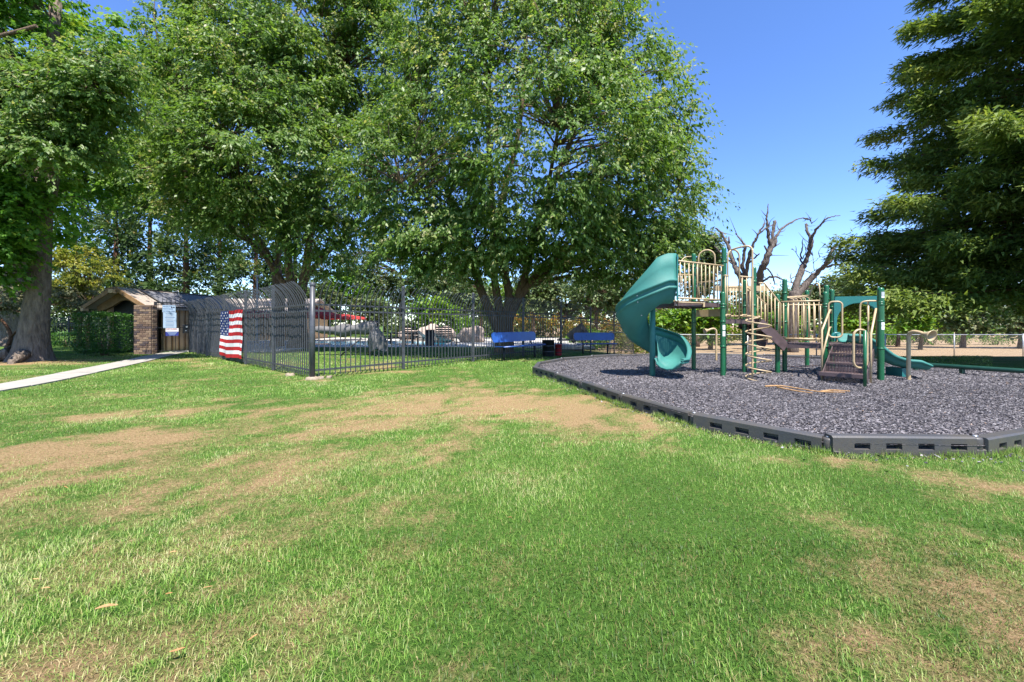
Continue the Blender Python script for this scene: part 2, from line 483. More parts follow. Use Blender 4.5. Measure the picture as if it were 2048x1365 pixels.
gx = axis(-9, 9, .14, 2500); gy = axis(0.4, 13, .14, 2500)
gy = gy[gy > -40]
GX, GY = np.meshgrid(gx, gy)
gz = terrain(GX, GY) + .03 * (fbm(GX * .5, GY * .5, 41, 2) - .5) * smooth(0, 1, GY)
pool_hole = (GX > -16) & (GX < -3.4) & (GY > 20.9) & (GY < 26.2)
gz = np.where(in_poly(GX, GY, CURB), gz - .05, gz)
gz = np.where(pool_hole, gz - .6, gz)
dry = dryness(GX, GY)
edge = np.exp(-np.abs(in_poly(GX, GY, [(c[0], c[1]) for c in CURB]).astype(float)) * 0)
field = smooth(13.9, 15.2, GY + .5 * (fbm(GX * .7, GY * .7, 5, 2) - .5)) * smooth(3.0, 6.5, GX)
nyy, nxx = GX.shape
idx = np.arange(nyy * nxx).reshape(nyy, nxx)
F = np.stack([idx[:-1, :-1], idx[:-1, 1:], idx[1:, 1:], idx[1:, :-1]], -1).reshape(-1, 4)
m, nt, p = new_mat('lawn_soil')
g = N(nt, 'ShaderNodeNewGeometry')
def noise_of(nt, g, sc, det=6, rough=.6):
    n = N(nt, 'ShaderNodeTexNoise'); n.inputs['Scale'].default_value = sc; n.inputs['Detail'].default_value = det; n.inputs['Roughness'].default_value = rough
    nt.links.new(g.outputs['Position'], n.inputs['Vector']); return n
def mixc(nt, f, a, b, fac=None):
    x = N(nt, 'ShaderNodeMix', data_type='RGBA')
    if f is not None: nt.links.new(f, x.inputs['Factor'])
    else: x.inputs['Factor'].default_value = fac
    for s, i in ((a, 6), (b, 7)):
        if isinstance(s, tuple): x.inputs[i].default_value = (*s, 1)
        else: nt.links.new(s, x.inputs[i])
    return x.outputs[2]
n1 = noise_of(nt, g, 55, 8, .75); n2 = noise_of(nt, g, 7, 5)
r1 = ramp_node(nt, [(.25, (.020, .050, .008)), (.5, (.060, .13, .020)), (.78, (.14, .23, .05))])
nt.links.new(n1.outputs['Fac'], r1.inputs['Fac'])
r2 = ramp_node(nt, [(.25, (.095, .060, .028)), (.5, (.28, .19, .095)), (.75, (.45, .335, .18))])
nt.links.new(n1.outputs['Fac'], r2.inputs['Fac'])
r3 = ramp_node(nt, [(.25, (.20, .13, .075)), (.5, (.31, .22, .135)), (.8, (.39, .30, .19))])
nt.links.new(n2.outputs['Fac'], r3.inputs['Fac'])
ad = N(nt, 'ShaderNodeAttribute'); ad.attribute_name = 'dry'
af = N(nt, 'ShaderNodeAttribute'); af.attribute_name = 'field'
n3 = noise_of(nt, g, 16, 6, .7)
sm_ = N(nt, 'ShaderNodeMath', operation='MULTIPLY_ADD'); nt.links.new(n3.outputs['Fac'], sm_.inputs[0]); sm_.inputs[1].default_value = 1.7; nt.links.new(ad.outputs['Fac'], sm_.inputs[2])
s2_ = N(nt, 'ShaderNodeMath', operation='MULTIPLY_ADD'); nt.links.new(n1.outputs['Fac'], s2_.inputs[0]); s2_.inputs[1].default_value = .8; nt.links.new(sm_.outputs[0], s2_.inputs[2])
mr_ = N(nt, 'ShaderNodeMapRange'); mr_.inputs['From Min'].default_value = 1.35; mr_.inputs['From Max'].default_value = 2.05; nt.links.new(s2_.outputs[0], mr_.inputs['Value'])
c = mixc(nt, mr_.outputs[0], r1.outputs['Color'], r2.outputs['Color'])
c = mixc(nt, af.outputs['Fac'], c, r3.outputs['Color'])
nt.links.new(c, p.inputs['Base Color']); p.inputs['Roughness'].default_value = .95; p.inputs['Specular IOR Level'].default_value = .1
b = N(nt, 'ShaderNodeBump'); b.inputs['Strength'].default_value = .9; b.inputs['Distance'].default_value = .03
nt.links.new(n1.outputs['Fac'], b.inputs['Height']); nt.links.new(b.outputs[0], p.inputs['Normal'])
M['lawn'] = m
V = np.stack([GX, GY, gz], -1).reshape(-1, 3)
o = link(bpy.data.objects.new('ground', np_mesh('ground', V, F, M['lawn'], {'dry': dry.ravel(), 'field': field.ravel()}, True)))
tag(o, 'lawn and dry field the whole park stands on', kind='structure')

def lawn_z(x, y):
    return terrain(x, y) + .03 * (fbm(x * .5, y * .5, 41, 2) - .5) * smooth(0, 1, y)

# grass blades
rng = np.random.default_rng(7)
gm, nt, p = new_mat('grass_blade')
at = N(nt, 'ShaderNodeAttribute'); at.attribute_name = 'tint'
ad = N(nt, 'ShaderNodeAttribute'); ad.attribute_name = 'dry'
rg = ramp_node(nt, [(0, (.034, .090, .012)), (.3, (.098, .215, .026)), (.62, (.18, .335, .044)), (.9, (.28, .41, .088)), (1, (.40, .45, .18))])
rd = ramp_node(nt, [(0, (.15, .095, .036)), (.35, (.31, .215, .095)), (.75, (.45, .34, .165)), (1, (.54, .445, .26))])
nt.links.new(at.outputs['Fac'], rg.inputs['Fac']); nt.links.new(at.outputs['Fac'], rd.inputs['Fac'])
c = mixc(nt, ad.outputs['Fac'], rg.outputs['Color'], rd.outputs['Color'])
nt.links.new(c, p.inputs['Base Color']); p.inputs['Roughness'].default_value = .5; p.inputs['Specular IOR Level'].default_value = .35
tr = N(nt, 'ShaderNodeBsdfTranslucent'); nt.links.new(c, tr.inputs['Color'])
mx = N(nt, 'ShaderNodeMixShader'); mx.inputs['Fac'].default_value = .3
nt.links.new(p.outputs[0], mx.inputs[1]); nt.links.new(tr.outputs[0], mx.inputs[2]); nt.links.new(mx.outputs[0], nt.nodes['Material Output'].inputs['Surface'])
M['grass'] = gm

def grass_zone(y0, y1, dens, length, width, tris, ext=1.45):
    area = ext * (y1 * y1 - y0 * y0)
    n = int(area * dens)
    y = np.sqrt(rng.uniform(y0 * y0, y1 * y1, n)); x = rng.uniform(-ext, ext, n) * y
    # mower tufts: clump points together
    j = rng.normal(0, .012, (n, 2)); x = np.round(x / .03) * .03 * .35 + x * .65 + j[:, 0]; y = y + j[:, 1]
    k = ~in_poly(x, y, CURB) & ~in_poly(x, y, PATH_POLY) & (x > -17)
    for (bx0, bx1, by0, by1) in ((-16.2, -12.9, 14.2, 20.2),):
        k &= ~((x > bx0) & (x < bx1) & (y > by0) & (y < by1))
    d = dryness(x, y)
    k &= rng.random(n) > .30 * smooth(.6, 1.0, d)
    x, y, d = x[k], y[k], d[k]; n = len(x)
    lush = fbm(x * 1.1 + 50, y * 1.1, 61, 3)
    h = length * rng.uniform(.45, 1.15, n) * (1.12 - .5 * d) * (.6 + .8 * lush)
    w = width * rng.uniform(.6, 1.25, n)
    az = rng.uniform(0, 2 * np.pi, n) + 1.2 * (fbm(x * .8, y * .8, 90, 2) - .5) * 6
    lean = rng.uniform(.25, 1.15, n) + .35 * d
    dx, dy = np.cos(az), np.sin(az)
    sx, sy = -dy, dx
    z0 = lawn_z(x, y) - .004
    dd = np.clip(d * 1.05 - .10 + rng.normal(0, .26, n), 0, 1); dd = np.where(rng.random(n) < .15, np.clip(dd + .6, 0, 1), dd); dd = np.where((rng.random(n) < .42) & (d > .4), dd * .25, dd)
    ti = np.clip(rng.normal(.44, .22, n) + 1.15 * (lush - .47) + .5 * (fbm(x * 5, y * 5, 15, 2) - .5), 0, 1)
    tip = np.stack([x + dx * h * np.sin(lean), y + dy * h * np.sin(lean), z0 + h * np.cos(lean)], 1)
    bl = np.stack([x - sx * w, y - sy * w, z0], 1); br = np.stack([x + sx * w, y + sy * w, z0], 1)
    if tris == 1:
        V = np.stack([bl, br, tip], 1).reshape(-1, 3)
        F = np.arange(3 * n).reshape(n, 3); rep = 3
    else:
        mx_ = np.stack([x + dx * h * .5 * np.sin(lean * .55), y + dy * h * .5 * np.sin(lean * .55), z0 + h * .55 * np.cos(lean * .55)], 1)
        sd = np.stack([sx * w * .75, sy * w * .75, 0 * w], 1)
        V = np.stack([bl, br, mx_ + sd, mx_ - sd, tip], 1).reshape(-1, 3)
        b0 = (np.arange(n) * 5)[:, None]
        F = np.concatenate([b0 + np.array([[0, 1, 2]]), b0 + np.array([[0, 2, 3]]), b0 + np.array([[3, 2, 4]])], 0); rep = 5
    return V, F, np.repeat(ti, rep), np.repeat(dd, rep)

def grass_edge():
    # longer uncut tufts leaning against the near border timbers
    P = np.array(CURB[19:] + CURB[:1]); e = P[1:] - P[:-1]; Ls = np.linalg.norm(e, axis=1)
    n = 9000
    k = rng.choice(len(e), n, p=Ls / Ls.sum()); t = rng.random(n)
    nv = np.stack([e[:, 1], -e[:, 0]], 1) / Ls[:, None]
    cen_ = np.array([5.4, 8.2]); sgn = np.sign(((P[:-1] - cen_) * nv).sum(1)); nv = nv * sgn[:, None]
    x, y = (P[k] + e[k] * t[:, None] + nv[k] * np.abs(rng.normal(.012, .03, n))[:, None]).T
    dn = fbm(x * 2.4, y * 2.4, 33, 3)
    q = dn > rng.uniform(.42, .66, n); x, y, dn = x[q], y[q], dn[q]; n = len(x)
    h = rng.uniform(.03, .075, n) * (.5 + dn); az = rng.uniform(0, 6.28, n); ln_ = rng.uniform(.1, .7, n); w = rng.uniform(.0014, .003, n)
    z0 = lawn_z(x, y) - .004
    tip = np.stack([x + np.cos(az) * h * np.sin(ln_), y + np.sin(az) * h * np.sin(ln_), z0 + h * np.cos(ln_)], 1)
    bl = np.stack([x - np.sin(az) * w, y + np.cos(az) * w, z0], 1); br = np.stack([x + np.sin(az) * w, y - np.cos(az) * w, z0], 1)
    return np.stack([bl, br, tip], 1).reshape(-1, 3), np.arange(3 * n).reshape(n, 3), np.repeat(np.clip(rng.normal(.55, .2, n), 0, 1), 3), np.repeat(np.clip(rng.normal(.1, .25, n), 0, 1), 3)
zs = [grass_zone(.95, 2.0, 15000, .036, .0013, 3), grass_zone(2.0, 3.4, 10000, .034, .0017, 1), grass_zone(3.4, 6.0, 4800, .032, .0025, 1),
      grass_zone(6.0, 10.0, 1500, .036, .0048, 1, 1.35), grass_zone(10.0, 15.5, 400, .05, .008, 1, 1.2), grass_edge()]
Vs, Fs, Ts, Ds = [], [], [], []; off = 0
for V, F, t, d in zs:
    Vs.append(V); Fs.append(F + off); Ts.append(t); Ds.append(d); off += len(V)
o = link(bpy.data.objects.new('grass', np_mesh('grass', np.concatenate(Vs), np.concatenate(Fs), M['grass'], {'tint': np.concatenate(Ts), 'dry': np.concatenate(Ds)})))
tag(o, 'short mown lawn grass with dry brown patches', 'grass', kind='stuff')

# ---------------------------------------------------------------- path
mb = MB()
half = .34
L = pc + pn * half; R = pc - pn * half
top = .022
G = np.zeros((len(pc), 4, 3))
for i in range(len(pc)):
    G[i, 0] = (*L[i], -.05); G[i, 1] = (*L[i], top); G[i, 2] = (*R[i], top); G[i, 3] = (*R[i], -.05)
G[:, :, 2] -= np.array([0, .014, .014, 0])[None, :]
mb.grid(G, sm=False)
pth = tag(mb.build('path', M['footing']), 'pale concrete footpath leading to the gate', kind='structure')
for i in range(0, len(pc) - 1, 3):                      # poured slabs with open joints
    j = min(i + 3, len(pc) - 1); S = np.zeros((j - i + 1, 4, 3)); r_ = random.Random(i)
    zt = top + r_.uniform(-.003, .004)
    for k in range(i, j + 1):
        tt = (.012 if k == i else (-.012 if k == j else 0)); sh = pt[k] * tt
        l_, q_ = L[k] + sh + pn[k] * .004, R[k] + sh - pn[k] * .004
        S[k - i] = [(*l_, -.05), (*l_, zt), (*q_, zt), (*q_, -.05)]
    mb = MB(); mb.grid(S, sm=False); mb.add([tuple(v) for v in S[0]], [(0, 1, 2, 3)]); mb.add([tuple(v) for v in S[-1]], [(3, 2, 1, 0)])
    mb.build('slab', M['concrete'], pth)

# ---------------------------------------------------------------- rubber mulch bed
bx = np.arange(.2, 10.8, .12); by = np.arange(3.0, 13.5, .12)
BX, BY = np.meshgrid(bx, by)
MULCH_Z = .10
def mulch_z(x, y):
    h = MULCH_Z + .06 * (fbm(x * .9, y * .9, 71, 3) - .5)
    for (cx_, cy_, r_, dp_) in ((2.5, 7.1, .55, .05), (7.8, 7.5, .5, .05), (5.5, 6.6, .4, .035), (4.6, 7.4, .35, .03)):   # scuffed hollows
        h = h - dp_ * np.exp(-(((x - cx_) ** 2 + (y - cy_) ** 2) / r_ ** 2))
    return h
BZ = mulch_z(BX, BY)
inside = in_poly(BX, BY, CURB)
grow = inside.copy()
for sh in ((0, 1), (0, -1), (1, 0), (-1, 0)):
    grow |= np.roll(inside, sh, (0, 1))
# keep the border vertices inside the curb line
cen = np.array([5.4, 8.2])
ii = np.arange(BX.size).reshape(BX.shape)
q = inside[:-1, :-1] & inside[1:, :-1] & inside[:-1, 1:] & inside[1:, 1:]
some = (inside[:-1, :-1] | inside[1:, :-1] | inside[:-1, 1:] | inside[1:, 1:])
PX, PY = BX.copy(), BY.copy()
cp = np.array(CURB + [CURB[0]])
ox, oy = BX[grow & ~inside], BY[grow & ~inside]
best = np.full(ox.shape, 1e9); nx_, ny_ = ox.copy(), oy.copy()
for a, bb in zip(cp[:-1], cp[1:]):
    e = bb - a; t = np.clip(((ox - a[0]) * e[0] + (oy - a[1]) * e[1]) / (e @ e), 0, 1)
    qx, qy = a[0] + t * e[0], a[1] + t * e[1]; dd_ = (qx - ox) ** 2 + (qy - oy) ** 2
    k = dd_ < best; best[k] = dd_[k]; nx_[k] = qx[k]; ny_[k] = qy[k]
PX[grow & ~inside] = nx_; PY[grow & ~inside] = ny_
okq = (grow[:-1, :-1] & grow[1:, :-1] & grow[:-1, 1:] & grow[1:, 1:])
F = np.stack([ii[:-1, :-1], ii[:-1, 1:], ii[1:, 1:], ii[1:, :-1]], -1)[okq]
m, nt, p = new_mat('rubber_mulch')
g = N(nt, 'ShaderNodeNewGeometry')
vo = N(nt, 'ShaderNodeTexVoronoi'); vo.inputs['Scale'].default_value = 46
no = noise_of(nt, g, 14, 3)
mp = N(nt, 'ShaderNodeMix', data_type='VECTOR'); mp.inputs['Factor'].default_value = .06
nt.links.new(g.outputs['Position'], mp.inputs[4]); nt.links.new(no.outputs['Color'], mp.inputs[5])
nt.links.new(mp.outputs[1], vo.inputs['Vector'])
sp = N(nt, 'ShaderNodeSeparateColor'); nt.links.new(vo.outputs['Color'], sp.inputs[0])
rr = ramp_node(nt, [(0, (.012, .011, .013)), (.4, (.060, .055, .059)), (.75, (.148, .136, .144)), (1, (.28, .255, .27))])
nt.links.new(sp.outputs[0], rr.inputs['Fac']); nt.links.new(rr.outputs['Color'], p.inputs['Base Color'])
p.inputs['Roughness'].default_value = .75; p.inputs['Specular IOR Level'].default_value = .3
b = N(nt, 'ShaderNodeBump'); b.inputs['Strength'].default_value = 1; b.inputs['Distance'].default_value = .02
nt.links.new(sp.outputs[1], b.inputs['Height']); nt.links.new(b.outputs[0], p.inputs['Normal'])
M['mulch'] = m
Vm = np.stack([PX, PY, BZ], -1).reshape(-1, 3)
used = np.unique(F); remap = np.full(len(Vm), -1); remap[used] = np.arange(len(used))
o = link(bpy.data.objects.new('mulch_bed', np_mesh('mulch_bed', Vm[used], remap[F], M['mulch'], None, False)))
tag(o, 'grey shredded rubber mulch bed under the play equipment', kind='structure')

# loose chips on the bed
def chips(n, y0, y1, s):
    x = rng.uniform(.5, 10.4, n * 3); y = rng.uniform(y0, y1, n * 3)
    k = in_poly(x, y, [(5.4 + (a - 5.4) * .985, 8.2 + (b_ - 8.2) * .985) for a, b_ in CURB]) & (np.abs(x) < 1.42 * y)
    x, y = x[k][:n], y[k][:n]; n = len(x)
    L_ = s * rng.uniform(.6, 1.5, n); W_ = s * rng.uniform(.25, .5, n)
    a = rng.uniform(0, 6.28, n); tilt = rng.uniform(-.5, .5, n)
    d = np.stack([np.cos(a) * np.cos(tilt), np.sin(a) * np.cos(tilt), np.sin(tilt)], 1)
    sd = np.stack([-np.sin(a), np.cos(a), rng.uniform(-.5, .5, n)], 1)
    c_ = np.stack([x, y, mulch_z(x, y) + s * .22], 1)
    V = np.stack([c_ - d * L_[:, None] * .5, c_ - sd * W_[:, None] * .5, c_ + d * L_[:, None] * .5, c_ + sd * W_[:, None] * .5, c_ - np.array([0, 0, 1]) * s * .35], 1).reshape(-1, 3)
    b0 = (np.arange(n) * 5)[:, None]
    Fq = np.concatenate([b0 + np.array([[0, 1, 2]]), b0 + np.array([[0, 2, 3]]), b0 + np.array([[0, 4, 1]])])
    return V, Fq, np.repeat(rng.random(n) ** 1.3, 5)
def spilled(n):
    P = np.array(CURB[19:] + CURB[:1]); e = P[1:] - P[:-1]; Ls = np.linalg.norm(e, axis=1); k = rng.choice(len(e), n, p=Ls / Ls.sum())
    nv = np.stack([e[:, 1], -e[:, 0]], 1) / Ls[:, None]; nv *= np.sign(((P[:-1] - np.array([5.4, 8.2])) * nv).sum(1))[:, None]
    c2 = P[k] + e[k] * rng.random(n)[:, None] + nv[k] * (.02 + rng.exponential(.09, n))[:, None]
    a = rng.uniform(0, 6.28, n); s = rng.uniform(.012, .026, n)[:, None]
    c_ = np.column_stack([c2, lawn_z(c2[:, 0], c2[:, 1]) + .022]); d = np.column_stack([np.cos(a), np.sin(a), rng.normal(0, .3, n)]) * s; sd = np.column_stack([-np.sin(a), np.cos(a), rng.normal(0, .4, n)]) * s * .4
    V = np.stack([c_ - d * .5, c_ - sd, c_ + d * .5, c_ + sd, c_ - np.array([0, 0, .012])], 1).reshape(-1, 3); b0 = (np.arange(n) * 5)[:, None]
    return V, np.concatenate([b0 + np.array([[0, 1, 2]]), b0 + np.array([[0, 2, 3]]), b0 + np.array([[0, 4, 1]])]), np.repeat(rng.random(n) ** 1.3, 5)
V1, F1, t1 = chips(36000, 3.2, 6.5, .026); V2, F2, t2 = chips(26000, 6.5, 13, .036); V3, F3, t3 = spilled(420)
m, nt, p = new_mat('rubber_chip')
at = N(nt, 'ShaderNodeAttribute'); at.attribute_name = 'tint'
rr = ramp_node(nt, [(0, (.013, .012, .014)), (.35, (.06, .054, .062)), (.75, (.148, .136, .144)), (.97, (.30, .285, .29)), (1, (.27, .16, .085))])
nt.links.new(at.outputs['Fac'], rr.inputs['Fac']); nt.links.new(rr.outputs['Color'], p.inputs['Base Color'])
p.inputs['Roughness'].default_value = .6; p.inputs['Specular IOR Level'].default_value = .4
o = link(bpy.data.objects.new('rubber_chips', np_mesh('rubber_chips', np.concatenate([V1, V2, V3]), np.concatenate([F1, F2 + len(V1), F3 + len(V1) + len(V2)]), m, {'tint': np.concatenate([t1, t2, t3])})))
tag(o, 'loose grey and black shredded rubber chips over the play bed', 'mulch', kind='stuff')

# ---------------------------------------------------------------- black plastic border of the bed
brd = thing('play_area_border', 'black plastic border of vented timbers ringing the grey rubber mulch', 'border', (5.4, 8.2, 0))
def timber_mesh(Lt=1.2):
    mb = MB(); h0, h1, th = -.06, .155, .10
    vents = [(.17 + k * .25, .17 + k * .25 + .125) for k in range(4)]
    xs = [0.0]
    for a, b_ in vents: xs += [a, b_]
    xs.append(1.12)
    zs_ = [h0, .045, .098, h1 - .014]
    for i in range(len(xs) - 1):
        for k in range(3):
            x0, x1, z0, z1 = xs[i], xs[i + 1], zs_[k], zs_[k + 1]
            if k == 1 and i % 2 == 1:
                dp = .06; i0, i1, j0, j1 = x0 + .012, x1 - .012, z0 + .016, z1 - .004
                mb.add([(x0, 0, z0), (x1, 0, z0), (x1, 0, z1), (x0, 0, z1), (i0, dp, j0), (i1, dp, j0), (i1, dp, j1), (i0, dp, j1)],
                       [(0, 1, 5, 4), (1, 2, 6, 5), (2, 3, 7, 6), (3, 0, 4, 7), (4, 5, 6, 7)])
            else:
                mb.add([(x0, 0, z0), (x1, 0, z0), (x1, 0, z1), (x0, 0, z1)], [(0, 1, 2, 3)])
    prof = [(0, h1 - .014), (.014, h1), (th - .014, h1), (th, h1 - .014), (th, h0)]
    V = [(x, a, b_) for x in (0, 1.12) for a, b_ in prof]
    n = len(prof)
    mb.add(V, [(i, n + i, n + i + 1, i + 1) for i in range(n - 1)])
    for x, r in ((0, False), (1.12, True)):
        P = [(x, 0, h0), (x, 0, h1 - .014), (x, .014, h1), (x, th - .014, h1), (x, th, h1 - .014), (x, th, h0)]
        mb.add(P, [tuple(range(6)) if r else tuple(reversed(range(6)))])
    # low locking tongue that reaches into the next timber
    mb.box((1.18, .035, .012), (.13, .062, .085), bev=.008)
    return mb.mesh('border_timber', M['curb'])
tm = timber_mesh()
jm = MB().lathe([(.0, -.06), (.044, -.06), (.046, .13), (.040, .145), (.0, .147)], (0, 0, 0), 14).mesh('joint_barrel', M['curb'])
cm = MB().lathe([(.0, .146), (.020, .147), (.018, .156), (.0, .159)], (0, 0, 0), 10).mesh('stake_cap', M['steel'])
nC = len(CURB)
for i in range(nC):
    # walk counter-clockwise so the vented face looks outwards
    a = np.array(CURB[(nC - i) % nC]); b_ = np.array(CURB[(nC - i - 1) % nC])
    e = b_ - a; Lx = np.linalg.norm(e)
    o = bpy.data.objects.new('border_timber', tm); link(o, brd)
    ang = math.atan2(e[1], e[0])
    zt = -.014 + .024 * random.Random(i).random()
    o.location = (a[0] - 5.4, a[1] - 8.2, zt); o.rotation_euler = (0, random.Random(i + 50).uniform(-.012, .012), ang + random.Random(i + 90).uniform(-.008, .008)); o.scale = (Lx / 1.2, 1, 1)
    j = link(bpy.data.objects.new('joint_barrel', jm), o); j.location = (1.155, .05, 0)
    k = link(bpy.data.objects.new('stake_cap', cm), o); k.location = (1.155, .05, .001)

# ---------------------------------------------------------------- pool deck, pool
deck = MB()
z = .03
def slab(x0, x1, y0, y1):
    deck.box(((x0 + x1) / 2, (y0 + y1) / 2, z - .06), (x1 - x0, y1 - y0, .12))
slab(-19.5, 4.0, 19.3, 21.2); slab(-19.5, -15.7, 21.203, 26); slab(-3.7, 4.0, 21.203, 26); slab(-19.5, 4.0, 26.003, 33)
slab(-13.62, -9.5, 15.9, 19.297)
tag(deck.build('pool_deck', M['concrete_dark']), 'pale concrete deck around the swimming pool', kind='structure')
mb = MB(); mb.box((-9.7, 23.6, -.30), (12.6, 5.4, .5))
tag(mb.build('water', M['water']), 'blue water of the swimming pool behind the fence', kind='structure')

# ---------------------------------------------------------------- gate house (gable roof, brick piers)
RX, RE, RZ, EZ, Y0, Y1 = -14.75, 1.2, 2.49, 1.74, 14.85, 20.2
bh = thing('gate_house', 'small gabled pool house with brown shingle roof and brick pier beside the black gate', 'building', (RX, 15.2, 0))
mb = MB()
mb.box((RX - .8, 17.7, 1.0), (.1, 4.6, 2.0)); mb.box((RX + .86, 17.95, .92), (.1, 4.1, 1.84)); mb.box((RX, 20.0, 1.0), (1.72, .1, 2.0))
mb.build('wall', M['beige'], bh)
# vertical boards on the pool side
bm_ = MB().box((0, 0, 0), (.018, .05, 1.8)).mesh('batten', M['soffit'])
for k in range(13):
    o = link(bpy.data.objects.new('batten', bm_), bh); o.location = (.919, 15.98 + k * .32 - 15.2, .93)
# gable face with a dark arched opening
mb = MB()
pts = [(-1.02, 1.78), (0, 2.42), (1.02, 1.78), (.62, 1.70), (.45, 1.86), (.1, 2.02), (-.1, 2.0), (-.5, 1.75), (-.8, 1.62), (-1.0, 1.6)]
for yy in (15.2, 15.3):
    mb.add([(RX + a, yy, b_) for a, b_ in pts], [tuple(range(len(pts)))])
n = len(pts)
o_ = len(mb.v) - 2 * n
mb.f += [(i, (i + 1) % n, n + (i + 1) % n, n + i) for i in range(n)]; mb.sm += [False] * n
mb.build('gable', M['soffit'], bh)
mb = MB(); mb.box((RX - .05, 15.6, .98), (1.5, .06, 2.06)); mb.build('doorway_shade', M['dark_in'], bh)  # black sheet in place of the shade inside the open passage
rf = MB()
def roof_plane(sx, th=.07):
    A = np.array((RX, Y0, RZ)); B = np.array((RX + sx * RE, Y0, EZ)); C = np.array((RX + sx * RE, Y1, EZ)); D = np.array((RX, Y1, RZ))
    dn = np.array((0, 0, -th))
    V = [A, B, C, D, A + dn, B + dn, C + dn, D + dn]
    rf.add(V, [(0, 1, 2, 3), (4, 7, 6, 5), (0, 4, 5, 1), (1, 5, 6, 2), (2, 6, 7, 3)])
roof_plane(-1); roof_plane(1)
roof = rf.build('roof', M['shingle'], bh)
for sx in (-1, 1):
    mb = MB(); a = np.array((RX + sx * .02, Y0 - .02, RZ - .05)); b_ = np.array((RX + sx * (RE + .01), Y0 - .02, EZ - .05)); d = (b_ - a); L_ = np.linalg.norm(d); d /= L_
    mb.box((a + b_) / 2, (L_, .05, .13), ax=d, az=np.cross(d, (0, 1, 0)) * (1 if sx < 0 else -1) if False else np.array((-d[2], 0, d[0])))
    mb.build('barge_board', M['soffit'], roof)
mb = MB(); mb.box((RX, Y0 - .06, RZ - .17), (.16, .22, .14)); mb.build('ridge_beam', M['beige'], roof)
for sx in (-1, 1):
    mb = MB(); mb.box((RX + sx * (RE - .06), Y0 + .02, EZ - .10), (.09, .2, .09)); mb.build('rafter_end', M['beige'], roof)
# solar heating mats on the pool side slope, with black header pipes
sl = np.array((RE, 0, EZ - RZ)); sl_n = sl / np.linalg.norm(sl); up = np.array((-sl_n[2], 0, sl_n[0]))
def on_roof(t, y, h): return np.array((RX, y, RZ)) + sl * t + up * h
mats_rng = [(15.75, 17.2), (17.25, 18.65), (18.7, 20.05)]
for (ya, yb) in mats_rng:
    mb = MB(); mb.add([on_roof(.1, ya, .03), on_roof(.97, ya, .03), on_roof(.97, yb, .03), on_roof(.1, yb, .03),
                       on_roof(.1, ya, .006), on_roof(.97, ya, .006), on_roof(.97, yb, .006), on_roof(.1, yb, .006)],
                      [(0, 1, 2, 3), (0, 4, 5, 1), (1, 5, 6, 2), (2, 6, 7, 3), (3, 7, 4, 0)])
    so = mb.build('solar_mat', M['solar'], roof)
mb = MB(); mb.tube([on_roof(.07, 15.7, .05), on_roof(.07, 20.1, .05)], .028, 6); mb.tube([on_roof(.07, 15.7, .05), on_roof(.98, 15.72, .05), on_roof(.98, 20.1, .05)], .028, 6)
mb.build('solar_pipe', M['black'], roof)
mb = MB(); mb.tube([on_roof(.1, 17.2, .06), on_roof(.2, 17.22, .25), on_roof(.36, 17.2, .06)], .02, 6); mb.build('riser_pipe', M['steel'], roof)

def brick_pier(parent, cx, cyy, wx, wy, h, seed, ang=0):
    """mortar core with every brick its own piece"""
    r = random.Random(seed)
    pier = MB().box((cx, cyy, h / 2), (wx - .02, wy - .02, h)).build('pier', M['mortar'], parent)
    bl, bhh = .205, .066
    course = bhh + .012
    nC_ = int(h / course)
    meshes = {}
    def bm(l, d):
        k = (round(l, 3), round(d, 3))
        if k not in meshes:
            meshes[k] = [MB().box((0, 0, 0), (l, d, bhh), bev=.006).mesh('brick', mm) for mm in M['bricks']]
        return meshes[k][r.choices(range(4), (4, 3, 2.2, 3))[0]]
    pl = pier
    base = Vector((0, 0, 0)); q = pier
    while q is not None: base += q.location; q = q.parent
    for i in range(nC_):
        zz = i * course + course / 2
        offs = 0 if i % 2 == 0 else -.5
        # front face (towards -Y) and right face (+X)
        x = cx - wx / 2 + offs * (bl + .012)
        while x < cx + wx / 2 - .02:
            a = max(x, cx - wx / 2); b2 = min(x + bl, cx + wx / 2)
            if b2 - a > .03:
                o = link(bpy.data.objects.new('brick', bm(b2 - a, .05)), pier)
                o.location = Vector(((a + b2) / 2, cyy - wy / 2 + .012 + r.uniform(-.004, .004), zz)) - base
            x += bl + .012
        x = cyy - wy / 2 + .045 + (0 if i % 2 else -.1)
        while x < cyy + wy / 2 - .02:
            a = max(x, cyy - wy / 2 + .045); b2 = min(x + bl, cyy + wy / 2)
            if b2 - a > .03:
                o = link(bpy.data.objects.new('brick', bm(b2 - a, .05)), pier); o.rotation_euler.z = math.pi / 2
                o.location = Vector((cx + wx / 2 - .012 + r.uniform(-.004, .004), (a + b2) / 2, zz)) - base
            x += bl + .012
    return pier
brick_pier(bh, -13.45, 14.68, .62, .24, 1.80, 3)

# far pool building
fb = thing('bath_house', 'long beige bath house with brown roof seen through the fence beyond the pool', 'building', (-18.3, 29.5, 0))
MB().box((-18.4, 29.5, 1.0), (7.6, 4.4, 2.0)).build('wall', M['beige'], fb)
mb = MB()
for s in (-1, 1):
    A = [(-22.6, 29.5, 3.0), (-14.1, 29.5, 3.0), (-14.1, 29.5 + s * 2.9, 1.95), (-22.6, 29.5 + s * 2.9, 1.95)]
    mb.add(A + [(a, b_, c_ - .12) for a, b_, c_ in A], [(0, 1, 2, 3), (4, 5, 6, 7), (1, 2, 6, 5), (2, 3, 7, 6), (0, 3, 7, 4)])
mb.build('roof', M['shingle'], fb)
for x in (-17.0, -15.6):
    d = MB().box((x, 27.27, .95), (.8, .05, 1.7)).build('door', M['soffit'], fb)
MB().box((-18.6, 27.26, 1.4), (1.1, .05, .5)).build('window', M['dark_in'], fb)

